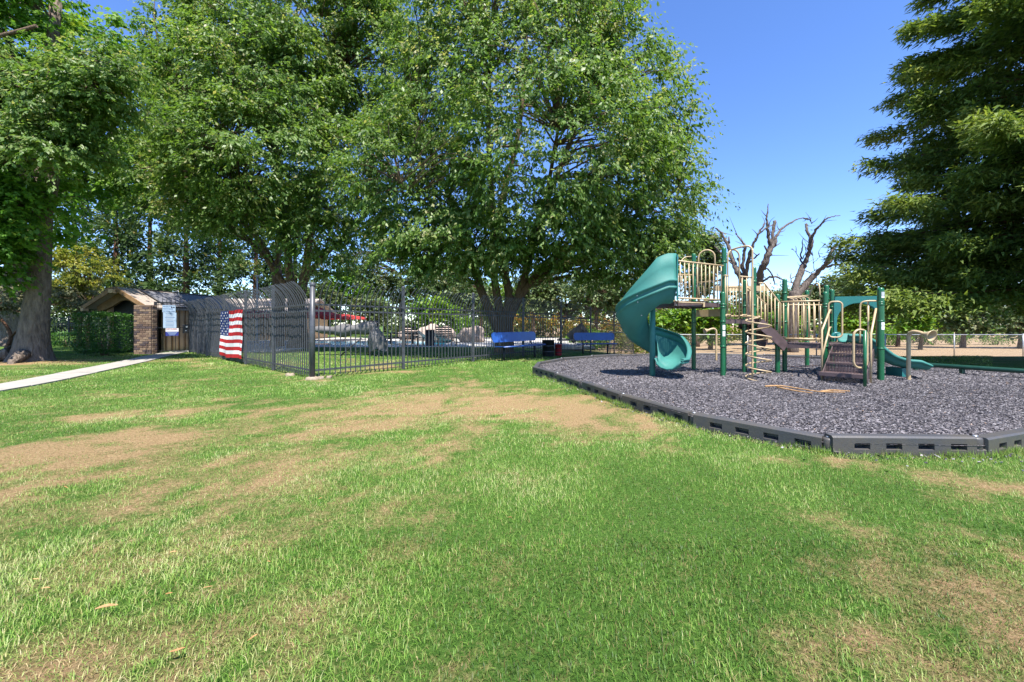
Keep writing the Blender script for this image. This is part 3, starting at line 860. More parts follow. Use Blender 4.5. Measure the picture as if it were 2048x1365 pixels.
# ---------------------------------------------------------------- picket fences
CORNER = np.array((-3.99, 8.0))
DR = np.array((.6199, .7847)); DL = np.array((-.747, .665)); DL /= np.linalg.norm(DL)
def picket_mesh(h=1.0, flare=.30, name='picket'):
    prof = [(0, .05), (0, 1.45), (.025, 1.58), (.075, 1.71), (.15, 1.83), (.25, 1.93)]
    pts_ = [(0, a * flare / .25, b_ * h) for a, b_ in prof]
    return MB().tube(pts_, .0118, 4, rot=math.pi / 4, sm=False).mesh(name, M['fence'])
PK = picket_mesh()
POSTM = MB().box((0, 0, 1.0), (.062, .062, 2.0), bev=.004).lathe([(.0, 2.02), (.03, 2.015), (.044, 1.995), (.044, 1.975)], n=4).mesh('post', M['fence'])
CPOST = MB().tube([(0, 0, -.1), (0, 0, 1.87)], .05, 12).lathe([(.058, 1.86), (.060, 1.90), (.05, 1.92), (0, 1.93)], n=12).mesh('corner_post', M['fence'])
def fence(name, label, A, D, posts, outward, n_per=None, spacing=.112, group=None, zoff=0.0, hs=1.0):
    t = thing(name, label, 'fence', (A[0] + D[0] * posts[0], A[1] + D[1] * posts[0], 0), group=group)
    base = np.array(t.location[:])
    ang = math.atan2(outward[1], outward[0]) - math.pi / 2
    for q, d in enumerate(posts):
        P = A + D * d
        o = link(bpy.data.objects.new('post', POSTM), t); o.location = (P[0] - base[0], P[1] - base[1], tz(*P) + zoff); o.rotation_euler.z = math.atan2(D[1], D[0]); o.scale.z = hs
    for d0, d1 in zip(posts[:-1], posts[1:]):
        P0, P1 = A + D * d0, A + D * d1
        z0, z1 = tz(*P0) + zoff, tz(*P1) + zoff
        for zz, r in ((1.49, .018), (1.365, .018), (.165, .018)):
            a = np.array((*P0, z0 + zz * hs)); b_ = np.array((*P1, z1 + zz * hs)); e = b_ - a; L_ = np.linalg.norm(e); e /= L_
            sd = np.array((-e[1], e[0], 0)); sd /= np.linalg.norm(sd)
            MB().box((a + b_) / 2, (L_ - .05, .03, .036), ax=e, ay=sd, az=np.cross(e, sd)).build('rail', M['fence'], t)
        n = int(round((d1 - d0) / spacing))
        for k in range(1, n):
            d = d0 + (d1 - d0) * k / n
            P = A + D * d; zz = tz(*P) + zoff
            o = link(bpy.data.objects.new('picket', PK), t)
            rr_ = random.Random(k * 7 + int(d0 * 100))
            o.location = (P[0] - base[0] + outward[0] * .022, P[1] - base[1] + outward[1] * .022, zz + rr_.uniform(-.012, .012))
            o.rotation_euler = (rr_.uniform(-.006, .006), rr_.uniform(-.004, .004), ang + rr_.uniform(-.03, .03)); o.scale.z = hs
    return t
outR = np.array((DR[1], -DR[0])); outL = np.array((DL[1], -DL[0]))
outL = -outL if outL[1] > 0 else outL
pr = [0.0, 2.18, 4.62, 7.06, 9.5, 11.94, 14.38, 16.8]
fr = fence('picket_fence', 'black steel picket fence with outward curved tips running behind the blue benches', CORNER, DR, pr[1:], outR)
# first bay reaches from the round corner post
def first_bay(t, A, D, d1, outward):
    base = np.array(t.location[:]); ang = math.atan2(outward[1], outward[0]) - math.pi / 2
    for zz in (1.49, 1.365, .165):
        a = np.array((*A, zz)); b_ = np.array((*(A + D * d1), zz)); e = b_ - a; L_ = np.linalg.norm(e); e /= L_; sd = np.array((-e[1], e[0], 0))
        MB().box((a + b_) / 2, (L_ - .06, .03, .036), ax=e, ay=sd).build('rail', M['fence'], t)
    n = int(round(d1 / .112))
    for k in range(1, n):
        P = A + D * (d1 * k / n)
        o = link(bpy.data.objects.new('picket', PK), t); rr_ = random.Random(k * 11)
        o.location = (P[0] - base[0] + outward[0] * .022, P[1] - base[1] + outward[1] * .022, rr_.uniform(-.012, .012)); o.rotation_euler.z = ang + rr_.uniform(-.03, .03)
first_bay(fr, CORNER, DR, pr[1], outR)
pl = [0.0, 2.25, 4.39, 6.6, 8.8, 10.2, 11.5]
fl = fence('picket_fence', 'black steel picket fence with curved tips carrying the striped flag, between gate and corner post', CORNER, DL, pl[1:], outL)
first_bay(fl, CORNER, DL, pl[1], outL)
o = link(bpy.data.objects.new('corner_post', CPOST), fr)
o.location = (CORNER[0] - fr.location.x, CORNER[1] - fr.location.y, 0)
# concrete footing lumps by the corner post
for k, (dx, dy, s) in enumerate(((.02, -.06, .13), (.16, .03, .07), (-.75, .55, .10), (.27, .13, .05))):
    rr_ = random.Random(k); pr_ = [(0, .02 * 1), (s * .7, .035), (s, 0.0), (s * 1.05, -.05)]
    mb = MB().lathe(pr_[::-1], (CORNER[0] + dx, CORNER[1] + dy, .012), 9)
    mb.v = [(a + rr_.uniform(-.02, .02), b_ + rr_.uniform(-.02, .02), c_ + rr_.uniform(-.008, .008)) for a, b_, c_ in mb.v]
    mb.build('footing', M['footing'], fr)
# fence behind the low hedge, far left
fence('picket_fence', 'black picket fence with curved tips standing behind the low clipped hedge', np.array((-27.0, 22.2)), np.array((1.0, 0)), [0, 2.4, 4.8, 7.2, 9.6], np.array((0, 1.0)), spacing=.13, hs=.78)

# ---------------------------------------------------------------- gate
G0 = np.array((-13.28, 14.93)); G1 = np.array((-12.62, 15.66)); GD = (G1 - G0); GL = np.linalg.norm(GD); GD /= GL
gout = np.array((GD[1], -GD[0]))
gt = thing('entry_gate', 'black steel pool gate with spiked pickets carrying three notice signs', 'gate', (*G0, 0))
def gp(d, zz, out=0.0):
    P = G0 + GD * d + gout * out
    return np.array((P[0], P[1], zz))
A3 = np.array((*GD, 0)); O3 = np.array((*gout, 0))
for d in (-.02, GL + .02):
    MB().box(gp(d, .97), (.085, .085, 1.94), ax=A3, ay=O3).build('gate_post', M['black'], gt)
for zz, hh in ((1.91, .06), (1.83, .03), (.97, .035), (.09, .035)):
    MB().box(gp(GL / 2, zz), (GL - .06, .03, hh), ax=A3, ay=O3).build('rail', M['black'], gt)
for k in range(8):
    d = .05 + (GL - .1) * k / 7
    MB().tube([gp(d, .07, .024), gp(d, 2.06, .024), gp(d, 2.12, .024)], [.011, .011, .002], 4).build('picket', M['black'], gt)
lk = MB().box(gp(GL - .13, .93, .06), (.19, .05, .34), ax=A3, ay=O3, bev=.01).build('lock_box', M['black'], gt)
MB().tube([gp(GL - .11, 1.0, .08), gp(GL - .11, 1.0, .115)], .035, 10).build('knob', M['steel'], lk)
MB().tube([gp(GL - .13, .85, .08), gp(GL - .13, .85, .10)], .022, 10).build('keyhole_plate', M['steel'], lk)
def sign(d0, d1, z0, z1, mat, name, out=.05):
    return MB().box(gp((d0 + d1) / 2, (z0 + z1) / 2, out), (d1 - d0, .008, z1 - z0), ax=A3, ay=O3).build(name, mat, gt)
def text(body, d, zz, size, mat, parent, out=.058):
    cu = bpy.data.curves.new('lettering', 'FONT'); cu.body = body; cu.size = size; cu.extrude = .001; cu.align_x = 'LEFT'
    cu.materials.append(mat)
    fo = bpy.data.objects.new('lettering', cu)
    me = bpy.data.meshes.new_from_object(fo); bpy.data.objects.remove(fo)
    o = bpy.data.objects.new('lettering', me)
    o.rotation_euler = (math.radians(90), 0, math.atan2(GD[1], GD[0]))
    P = gp(d, zz, out); base = Vector((0, 0, 0)); q = parent
    while q is not None: base += q.location; q = q.parent
    o.location = Vector(P) - base
    return link(o, parent)
s1 = sign(.17, .55, 1.55, 1.82, M['sign_blue'], 'notice_sign')
text('FACILITY', .19, 1.75, .062, M['sign_ink'], s1); text('MONITORED', .19, 1.665, .048, M['sign_ink'], s1); text('IN POOL AREA', .19, 1.58, .052, M['sign_ink'], s1)
for dx in (.44, .50):
    MB().box(gp(dx, 1.745, .057), (.04, .004, .05), ax=A3, ay=O3, bev=.001).build('camera_symbol', M['dark_in'], s1)
s2 = sign(.19, .575, .96, 1.543, M['sign_blue'], 'rules_sign', .052)
for k in range(15):
    rr_ = random.Random(k); MB().box(gp(.39 - rr_.random() * .02, 1.50 - k * .036, .058), (.30 - rr_.random() * .1, .002, .010), ax=A3, ay=O3).build('print_line', M['grey_label'] if k % 4 else M['sign_ink'], s2)
s3 = sign(.26, .64, .82, .95, M['flag_white'], 'warning_sign', .054)
text('KEEP CLOSED', .275, .90, .052, M['sign_red'], s3, .061)
s4 = sign(.26, .64, .66, .818, M['sign_navy'], 'warning_sign', .054)
for k in range(3):
    MB().box(gp(.45, .785 - k * .045, .06), (.30 - .06 * k, .002, .014), ax=A3, ay=O3).build('print_line', M['sign_blue'], s4)
gp2 = thing('brick_pier', 'narrow brick pier on the hinge side of the black gate, behind the picket fence', 'pier', (-12.35, 16.0, 0))
brick_pier(gp2, -12.35, 16.0, .36, .36, 1.75, 9)

# ---------------------------------------------------------------- flag
fa = CORNER + DL * 4.42 + outL * .055; FW, FH = 2.22, 1.34
flg = thing('flag', 'United States flag with red and white stripes hung flat on the picket fence', 'flag', (*fa, 1.50))
def flag_pt(u, v, out=0.0):
    """u 0..1 from hoist (far end) to fly, v 0..1 from the top"""
    d = (1 - u) * FW
    sag = .018 * math.sin(u * math.pi * 2.0 + .4) * (.3 + v) + .035 * math.sin(u * math.pi) * (v + .3) + .010 * math.sin(u * 14) * (1 - v)
    ripple = .022 * math.sin(u * 19 + v * 2.2) * (.4 + v) + .012 * math.sin(v * 9 + u * 6) + .014 * math.sin(u * 41 + 2 * v) * (1 - .5 * v)
    P = fa + DL * d + outL * (ripple + out + .012)
    return (P[0], P[1], 1.50 - v * FH - sag)
for k in range(13):
    u0 = .4 if k < 7 else 0.0
    G = [[flag_pt(u0 + (1 - u0) * i / 24, (k + j / 3) / 13) for j in range(4)] for i in range(25)]
    MB().grid(np.array(G)).build('red_stripe' if k % 2 == 0 else 'white_stripe', M['flag_red'] if k % 2 == 0 else M['flag_white'], flg)
G = [[flag_pt(.4 * i / 14, 7 / 13 * j / 10) for j in range(11)] for i in range(15)]
MB().grid(np.array(G)).build('blue_canton', M['flag_blue'], flg)
mb = MB()
for row in range(9):
    for c_ in range(6 if row % 2 == 0 else 5):
        uu = .4 * ((c_ + (.5 if row % 2 == 0 else 1.0)) / 6.0); vv = 7 / 13 * (row + .7) / 9.4
        pts_ = []
        for q in range(10):
            r = .034 if q % 2 == 0 else .014; a = math.pi / 2 + q * math.pi / 5
            pts_.append(flag_pt(uu + r * math.cos(a) / FW, vv - r * math.sin(a) / FH, .004))
        mb.add(pts_, [tuple(range(10))])
st = mb.build('stars', M['flag_white'], flg); st['kind'] = 'stuff'

# ---------------------------------------------------------------- chain-link fence across the back
clf = thing('chain_link_fence', 'low galvanised chain link fence between the play area and the dry field', 'fence', (10, 18, 0))
CLY = 18.0; CLH = .98
def clz(x): return tz(x, CLY)
xs = np.arange(4.4, 34.1, 3.1)
for x in xs:
    MB().tube([(x, CLY, clz(x) - .1), (x, CLY, clz(x) + CLH)], .024, 8).lathe([(.03, CLH - .01), (.03, CLH + .03), (0, CLH + .045)], (x, CLY, clz(x)), 8).build('post', M['steel'], clf)
MB().tube([(x, CLY, clz(x) + CLH) for x in np.linspace(4.4, 32.5, 20)], .019, 6).build('top_rail', M['steel'], clf)
Vw = []; Fw = []
sp = .07; r = .0019
for s in (1, -1):
    for x in np.arange(3.4, 33.2, sp):
        a = np.array((x, CLY - .012 - .004 * s, 0.)); b_ = np.array((x + s * .9, CLY - .012 - .004 * s, 0.))
        lo, hi = 4.42, 32.4
        t0, t1 = 0.0, 1.0
        for lim, sgn in ((lo, 1), (hi, -1)):
            fa_, fb_ = (a[0] - lim) * sgn, (b_[0] - lim) * sgn
            if fa_ < 0 and fb_ < 0: t0, t1 = 1, 0
            elif fa_ < 0: t0 = max(t0, fa_ / (fa_ - fb_))
            elif fb_ < 0: t1 = min(t1, fa_ / (fa_ - fb_))
        if t0 >= t1: continue
        p0 = a + (b_ - a) * t0; p1 = a + (b_ - a) * t1
        p0[2] = clz(p0[0]) + .04 + t0 * .92; p1[2] = clz(p1[0]) + .04 + t1 * .92
        n0 = len(Vw)
        for pp in (p0, p1):
            Vw += [(pp[0] - r, pp[1], pp[2]), (pp[0] + r, pp[1] - r, pp[2]), (pp[0] + r, pp[1] + r, pp[2])]
        Fw += [(n0, n0 + 1, n0 + 4, n0 + 3), (n0 + 1, n0 + 2, n0 + 5, n0 + 4), (n0 + 2, n0, n0 + 3, n0 + 5)]
o = MB().add(Vw, Fw).build('wire_mesh', M['wire'], clf); o['kind'] = 'stuff'

# ---------------------------------------------------------------- trees
def unit(a):
    return a / np.maximum(np.linalg.norm(a, axis=-1, keepdims=True), 1e-9)

def quads_from(pos, d, side, L_, W_, fold=0.0):
    """one folded diamond leaf per row"""
    tip = pos + d * L_[:, None]
    mid = pos + d * (L_ * .45)[:, None]
    nrm = np.cross(d, side)
    a = mid + side * W_[:, None] + nrm * (fold * W_)[:, None]; b_ = mid - side * W_[:, None] + nrm * (fold * W_)[:, None]
    V = np.stack([pos, a, tip, b_], 1).reshape(-1, 3)
    F = np.arange(len(pos) * 4).reshape(-1, 4)
    return V, F

def shell_points(ells, n, rg_, inner=.5, zmin=None, back=.5):
    e = np.array(ells, float)
    vol = (e[:, 3] * e[:, 4] * e[:, 5]) ** (2 / 3)
    k = rg_.choice(len(e), n, p=vol / vol.sum())
    u = unit(rg_.normal(size=(n, 3)))
    r = inner + (1 - inner) * rg_.random(n) ** .6
    P = e[k, :3] + u * e[k, 3:6] * r[:, None]
    # drop points buried in another lobe
    keep = np.ones(n, bool)
    for q in range(len(e)):
        s = (((P - e[q, :3]) / e[q, 3:6]) ** 2).sum(1)
        keep &= ~((s < (inner * .8) ** 2) & (k != q))
    keep &= ~((u[:, 1] > .35) & (rg_.random(n) < back))
    Yc = np.maximum(P[:, 1], 1); ppx = 1024 + P[:, 0] / Yc * F_PX; ppy = HOR - (P[:, 2] - CAM_H) / Yc * F_PX
    keep &= ~(((ppy < -130) | (ppx < -220) | (ppx > 2270)) & (rg_.random(n) < .72))      # thinner where no view reaches
    if zmin is not None: keep &= P[:, 2] > zmin
    return P[keep], u[keep]

def clump_leaves(C, U, per, size, spread, flat, droop, rg_, wr=.22, hang=.7, ntw=9):
    """leaf sprays: each clump a drooping fan of twigs with leaves set alternately along them"""
    n = len(C)
    o = U.copy(); o[:, 2] *= .35; o = unit(o + rg_.normal(0, .25, o.shape))
    t = unit(np.cross(o, np.array([0, 0, 1.0])))
    w = np.cross(t, o)
    sc = spread * rg_.uniform(.6, 1.3, n)
    phi = np.linspace(-1.25, 1.25, ntw)[None, :] + rg_.normal(0, .22, (n, ntw))
    el = rg_.normal(.05, 1.1 * flat, (n, ntw)); tl = rg_.uniform(.75, 1.5, (n, ntw)) * (1.1 - .25 * np.abs(phi))
    tc = rg_.normal(0, .09, (n, ntw))
    i = np.repeat(np.arange(n), per); m_ = len(i)
    j = rg_.integers(0, ntw, m_); s_ = rg_.random(m_) ** .75
    P_, E_ = phi[i, j], el[i, j]
    td = o[i] * (np.cos(P_) * np.cos(E_))[:, None] + t[i] * (np.sin(P_) * np.cos(E_))[:, None] + w[i] * np.sin(E_)[:, None]
    ss = s_ * tl[i, j]
    pos = C[i] - o[i] * (.45 * sc[i])[:, None] + td * (ss * sc[i])[:, None] + rg_.normal(0, .035, (m_, 3)) * sc[i][:, None]
    pos[:, 2] -= droop * sc[i] * ss ** 2 * .55
    sd = unit(np.cross(td, w[i])) * rg_.choice([-1.0, 1.0], m_)[:, None]
    d = td * .5 + sd * .5 + rg_.normal(0, .28, (m_, 3)); d[:, 2] -= hang; d = unit(d)
    rn = rg_.normal(0, .5, (m_, 3)); rn[:, 2] += .8
    rn += U[i] * .5
    side = unit(np.cross(d, rn))
    L_ = size * rg_.uniform(.5, 1.35, m_) * (1.1 - .25 * s_)
    V, F = quads_from(pos, d, side, L_, L_ * wr * rg_.uniform(.75, 1.25, m_), .25)
    cl = rg_.normal(0, .17, n)
    ti = np.clip(.40 + cl[i] + tc[i, j] + rg_.normal(0, .13, m_) + .22 * s_ + .18 * np.sin(E_), 0, 1)  # leaves on upturned twigs tinted paler, a painted stand-in for sunlit clump tops
    return V, F, np.repeat(ti, 4)

def make_tree(name, label, base, trunks, ells, nclump, per, size, spread, leafm, barkm, seed, inner=.5, flat=.28, droop=.35, hang=.7, wr=.22, zmin=None, back=.5, twigs=True, cat='tree', group=None, flare=1.0, extra=None):
    rg_ = np.random.default_rng(seed)
    t = thing(name, label, cat, base, group=group)
    C, U = shell_points(ells, nclump, rg_, inner, zmin, back)
    if extra is not None:
        C2, U2 = shell_points(extra[0], extra[1], rg_, .2); C = np.vstack([C, C2]); U = np.vstack([U, U2])
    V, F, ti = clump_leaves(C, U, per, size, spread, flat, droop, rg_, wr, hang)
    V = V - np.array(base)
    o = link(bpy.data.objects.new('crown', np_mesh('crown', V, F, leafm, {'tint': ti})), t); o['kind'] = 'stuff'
    mb = MB(); nodes = []
    for q, (pts_, r0, r1) in enumerate(trunks):
        P = catmull(pts_, 5); k = np.linspace(0, 1, len(P))
        R = r0 + (r1 - r0) * k ** .8
        if q == 0 and flare > 1:
            hgt = P[:, 2] - P[0, 2]; R = R * (1 + (flare - 1) * np.exp(-hgt / .35))
        mb.tube(P, R, 14 if q == 0 else 9)
        nodes.append(np.column_stack([P, R]))
    tr_ = mb.build('trunk', barkm, t)
    if twigs:
        nd = np.vstack(nodes); mb = MB()
        for c_ in C[:: (2 if len(C) > 260 else 1)]:
            dz = c_[2] - nd[:, 2]
            dist = np.linalg.norm(nd[:, :3] - c_, axis=1) + 3 * np.maximum(0, -dz) + 2.5 * (nd[:, 2] < base[2] + 1.5)
            k = int(dist.argmin()); s = nd[k, :3]; Ld = np.linalg.norm(c_ - s)
            if Ld < .4: continue
            mid = (s + c_) / 2 + np.array((0, 0, .12 * Ld)) + rg_.normal(0, .05 * Ld, 3)
            r0 = min(nd[k, 3] * .7, .012 + .011 * Ld)
            mb.tube(catmull([s, mid, c_], 4), np.linspace(r0, .006, 9), 4, caps=False)
        mb.build('branches', barkm, t)['kind'] = 'stuff'
    return t

# --- central spreading tree behind the first bench
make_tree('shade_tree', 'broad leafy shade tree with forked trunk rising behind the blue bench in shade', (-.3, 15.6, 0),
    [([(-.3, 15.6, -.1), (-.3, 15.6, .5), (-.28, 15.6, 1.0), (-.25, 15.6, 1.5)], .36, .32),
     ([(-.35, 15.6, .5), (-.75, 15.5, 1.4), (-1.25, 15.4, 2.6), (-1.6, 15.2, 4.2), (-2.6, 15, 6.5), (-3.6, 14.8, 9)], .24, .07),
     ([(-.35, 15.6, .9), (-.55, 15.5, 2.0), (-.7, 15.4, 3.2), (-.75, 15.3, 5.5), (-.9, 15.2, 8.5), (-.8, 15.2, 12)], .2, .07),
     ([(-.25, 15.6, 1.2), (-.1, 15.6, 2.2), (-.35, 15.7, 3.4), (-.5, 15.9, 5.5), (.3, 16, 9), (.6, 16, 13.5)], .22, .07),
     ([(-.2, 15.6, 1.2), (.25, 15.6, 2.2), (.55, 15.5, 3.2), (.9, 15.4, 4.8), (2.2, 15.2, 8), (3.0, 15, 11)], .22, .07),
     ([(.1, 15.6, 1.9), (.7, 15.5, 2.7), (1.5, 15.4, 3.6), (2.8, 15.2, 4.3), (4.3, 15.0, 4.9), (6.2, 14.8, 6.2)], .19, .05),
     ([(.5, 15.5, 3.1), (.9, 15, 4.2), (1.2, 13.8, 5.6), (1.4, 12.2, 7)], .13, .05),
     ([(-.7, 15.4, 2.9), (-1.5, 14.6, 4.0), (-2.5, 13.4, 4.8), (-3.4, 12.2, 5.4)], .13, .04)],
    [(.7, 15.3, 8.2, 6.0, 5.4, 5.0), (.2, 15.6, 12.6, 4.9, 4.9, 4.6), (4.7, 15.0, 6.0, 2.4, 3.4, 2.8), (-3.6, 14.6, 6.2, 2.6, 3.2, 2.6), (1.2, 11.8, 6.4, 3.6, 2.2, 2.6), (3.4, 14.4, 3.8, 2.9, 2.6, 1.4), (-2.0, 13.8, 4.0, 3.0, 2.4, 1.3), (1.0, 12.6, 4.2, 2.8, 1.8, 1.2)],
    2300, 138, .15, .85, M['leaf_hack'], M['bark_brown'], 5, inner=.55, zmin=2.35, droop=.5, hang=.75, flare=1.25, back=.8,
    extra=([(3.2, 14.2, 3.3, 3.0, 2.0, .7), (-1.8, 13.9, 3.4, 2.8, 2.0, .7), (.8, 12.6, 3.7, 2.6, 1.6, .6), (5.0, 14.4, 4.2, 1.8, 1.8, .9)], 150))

# --- twin stemmed tree inside the fence, left of centre
make_tree('shade_tree', 'tall leafy shade tree with several pale upright stems, inside the fence near the corner post', (-9.9, 18.6, 0),
    [([(-9.9, 18.6, -.1), (-9.95, 18.6, .8), (-10.0, 18.6, 1.6), (-10.05, 18.6, 2.4)], .44, .36),
     ([(-10.1, 18.6, 2.0), (-10.3, 18.5, 3.5), (-10.4, 18.5, 5.4), (-10.8, 18.4, 9), (-11, 18.3, 13)], .24, .07),
     ([(-9.9, 18.6, 2.2), (-9.5, 18.5, 3.8), (-9.25, 18.4, 5.4), (-8.6, 18.3, 8.5), (-8, 18.2, 12.5)], .24, .07),
     ([(-10.1, 18.6, 2.1), (-10.7, 18.5, 3.2), (-11.4, 18.3, 4.3), (-12.8, 18, 5.8), (-14.3, 17.6, 7.3)], .19, .05),
     ([(-9.6, 18.5, 3.2), (-8.4, 18.1, 4.3), (-7.0, 17.5, 5.2), (-5.8, 17, 6.3)], .15, .04),
     ([(-10.3, 18.5, 4.5), (-10.6, 17, 6), (-11, 15.2, 7.4)], .12, .04)],
    [(-10.2, 17.2, 9.0, 4.8, 4.0, 3.8), (-9.0, 17.8, 13.6, 5.0, 3.8, 4.0), (-6.8, 16.4, 7.0, 2.4, 2.8, 3.0), (-9.6, 14.2, 7.4, 3.6, 2.0, 1.9), (-7.6, 16.0, 4.6, 1.8, 1.8, 1.1), (-10.6, 15.8, 5.0, 2.2, 2.0, 1.1), (-9.8, 15.2, 10.8, 3.6, 2.0, 1.8), (-12.4, 16.6, 6.6, 1.8, 1.8, 1.5), (-6.4, 17.4, 13.0, 2.2, 2.4, 3.0)],
    1650, 138, .16, .9, M['leaf_hack'], M['bark_brown'], 11, inner=.58, zmin=3.2, droop=.6, hang=.65, flare=1.3, back=.8,
    extra=([(-7.7, 17.2, 3.2, 1.3, 1.0, .6), (-8.0, 16.4, 13.4, 2.6, 1.4, 2.4), (-8.6, 16.4, 11.4, 2.6, 1.4, 1.6), (-12.0, 17.0, 14.2, 2.2, 1.6, 2.0)], 130))
make_tree('shade_tree', 'slimmer leaning shade tree with one dark trunk, left of the several stemmed tree', (-11.6, 19.6, 0),
    [([(-11.5, 19.6, -.1), (-11.45, 19.6, 1.4), (-11.4, 19.6, 2.8), (-11.6, 19.6, 3.9)], .3, .24),
     ([(-11.5, 19.6, 3.4), (-12.2, 19.5, 5), (-13.4, 19.3, 6.6), (-14.4, 19, 8.5)], .2, .06), ([(-11.5, 19.6, 3.6), (-11.5, 19.7, 6), (-11.8, 19.7, 9.5)], .18, .06)],
    [(-12.6, 19.8, 9.0, 3.6, 3.0, 3.6), (-16.4, 20.2, 8.2, 3.2, 2.8, 2.6), (-14.6, 20.4, 11.6, 3.4, 2.6, 2.4), (-14.6, 20.6, 15.6, 4.6, 3.0, 3.0)], 430, 140, .19, 1.1, M['leaf_hack'], M['bark_brown'], 13, inner=.5, zmin=4.2, flare=1.2)

# --- big grey trunk beside the path
T1 = (-14.45, 12.1, 0)
make_tree('maple_tree', 'big maple with thick grey flared trunk and leafy shoots beside the footpath', T1,
    [([(-14.55, 12.1, -.15), (-14.5, 12.1, .5), (-14.42, 12.1, 1.3), (-14.3, 12.1, 2.6), (-14.2, 12.1, 4.5), (-14.1, 12.1, 7), (-13.9, 12.2, 11)], .43, .13),
     ([(-14.9, 11.9, .25), (-15.4, 11.6, .06), (-15.9, 11.35, -.05)], .2, .06), ([(-14.3, 11.7, .22), (-14.1, 11.3, .04), (-13.9, 11.1, -.06)], .17, .05), ([(-15.0, 12.1, .3), (-15.7, 12.0, .06), (-16.3, 11.9, -.05)], .2, .06),
     ([(-14.2, 12.1, 4.0), (-13.8, 12, 5.0), (-13.5, 11.9, 6.2), (-13.6, 11.8, 7.2)], .16, .04), ([(-14.2, 12.1, 4.6), (-15, 12, 6), (-16, 11.9, 8)], .2, .06),
     ([(-14.0, 12.1, 7), (-15.2, 12.2, 9.4), (-16.6, 12.3, 11.6)], .16, .05)],
    [(-17.2, 12.3, 10.2, 3.6, 3.2, 3.8), (-16.6, 12.4, 6.0, 2.6, 2.0, 1.6), (-15.2, 11.6, 9.3, 1.4, 1.0, 1.8)],
    360, 150, .14, .9, M['leaf_maple'], M['bark_grey'], 21, inner=.45, zmin=4.2, wr=.36, hang=.5, droop=.4, flare=1.5,
    extra=([(-14.7, 11.0, 3.1, 1.2, .5, .75), (-14.4, 11.1, 2.45, .6, .35, .4), (-15.4, 11.0, 3.4, .8, .5, .5), (-14.1, 11.0, 3.6, .8, .5, .6), (-14.0, 11.2, 4.8, .9, .5, .7), (-15.2, 11.2, 4.6, 1.0, .5, .6), (-14.4, 11.2, 11.2, .8, .5, 1.0)], 150))
make_tree('shade_tree', 'leafy feathery tree whose light green sprays reach in front of the big maple crown', (-18.2, 11.4, 0),
    [([(-18.2, 11.4, -.1), (-18.1, 11.4, 2.0), (-17.8, 11.3, 4.2)], .24, .18), ([(-17.8, 11.3, 4), (-16.2, 11, 6.0), (-14, 10.8, 7.2), (-11.6, 10.6, 7.6)], .15, .04), ([(-17.8, 11.3, 4), (-16.6, 11, 6.8), (-15, 10.8, 8.4), (-12.6, 10.6, 9)], .13, .04)],
    [(-12.0, 10.2, 6.4, 1.9, 1.1, 1.0), (-10.7, 10.2, 7.3, 1.4, 1.0, 1.0), (-14.2, 9.9, 7.3, 1.9, 1.0, 1.1), (-11.6, 10.2, 5.6, 1.2, 1.0, .6)], 260, 200, .125, .7, M['leaf_hack'], M['bark_brown'], 33, inner=.3, zmin=4.6, back=.2)
make_tree('maple_tree', 'massive dark trunked tree standing behind the low hedge line at the lawn edge', (-26.0, 20.6, 0),
    [([(-25.9, 20.6, -.1), (-25.8, 20.6, 1.2), (-25.6, 20.6, 3.5), (-25.4, 20.6, 8)], .72, .3), ([(-25.6, 20.6, 3.5), (-23.8, 20.2, 6.4), (-22, 19.8, 9)], .3, .08)],
    [(-25, 20, 9.5, 6.0, 4.0, 4.6), (-20.4, 20.5, 12.2, 5.6, 4.0, 5.0), (-27, 19, 5.8, 2.6, 2, 1.3)], 260, 130, .27, 1.35, M['leaf_maple'], M['bark_grey'], 23, inner=.4, wr=.34, zmin=3.6, flare=1.7)
make_tree('small_tree', 'small yellow green tree glowing behind the big maple trunk', (-20.6, 19.0, 0),
    [([(-20.6, 19, -.1), (-20.5, 19, 1.2), (-20.3, 19, 2.6)], .11, .05)],
    [(-20.4, 19.0, 3.4, 1.7, 1.3, 1.5)], 70, 170, .12, .6, M['leaf_yellow'], M['bark_brown'], 41, inner=.3, zmin=1.6)
make_tree('small_tree', 'grey olive leaved shrub tree hanging over the low hedge', (-19.4, 18.2, 0),
    [([(-19.4, 18.3, -.1), (-19.4, 18.3, 1.0), (-19.2, 18.2, 1.9)], .09, .05)],
    [(-19.2, 18.2, 2.3, 2.3, 1.2, .75), (-17.4, 18.1, 2.2, 1.2, .9, .5)], 70, 170, .10, .6, M['leaf_grey'], M['bark_brown'], 42, inner=.2, zmin=1.35)
make_tree('small_tree', 'brownish olive shrub with thin reddish stems left of the maple trunk', (-19.6, 15.4, 0),
    [([(-19.6, 15.4, -.1), (-19.3, 15.4, .7), (-19.8, 15.3, 1.6)], .08, .04), ([(-19.3, 15.4, .6), (-18.6, 15.3, 1.2)], .04, .02)],
    [(-19.6, 15.4, 2.0, 1.6, 1, .7)], 40, 170, .10, .55, M['leaf_grey'], M['bark_red'], 43, inner=.2, zmin=1.2)

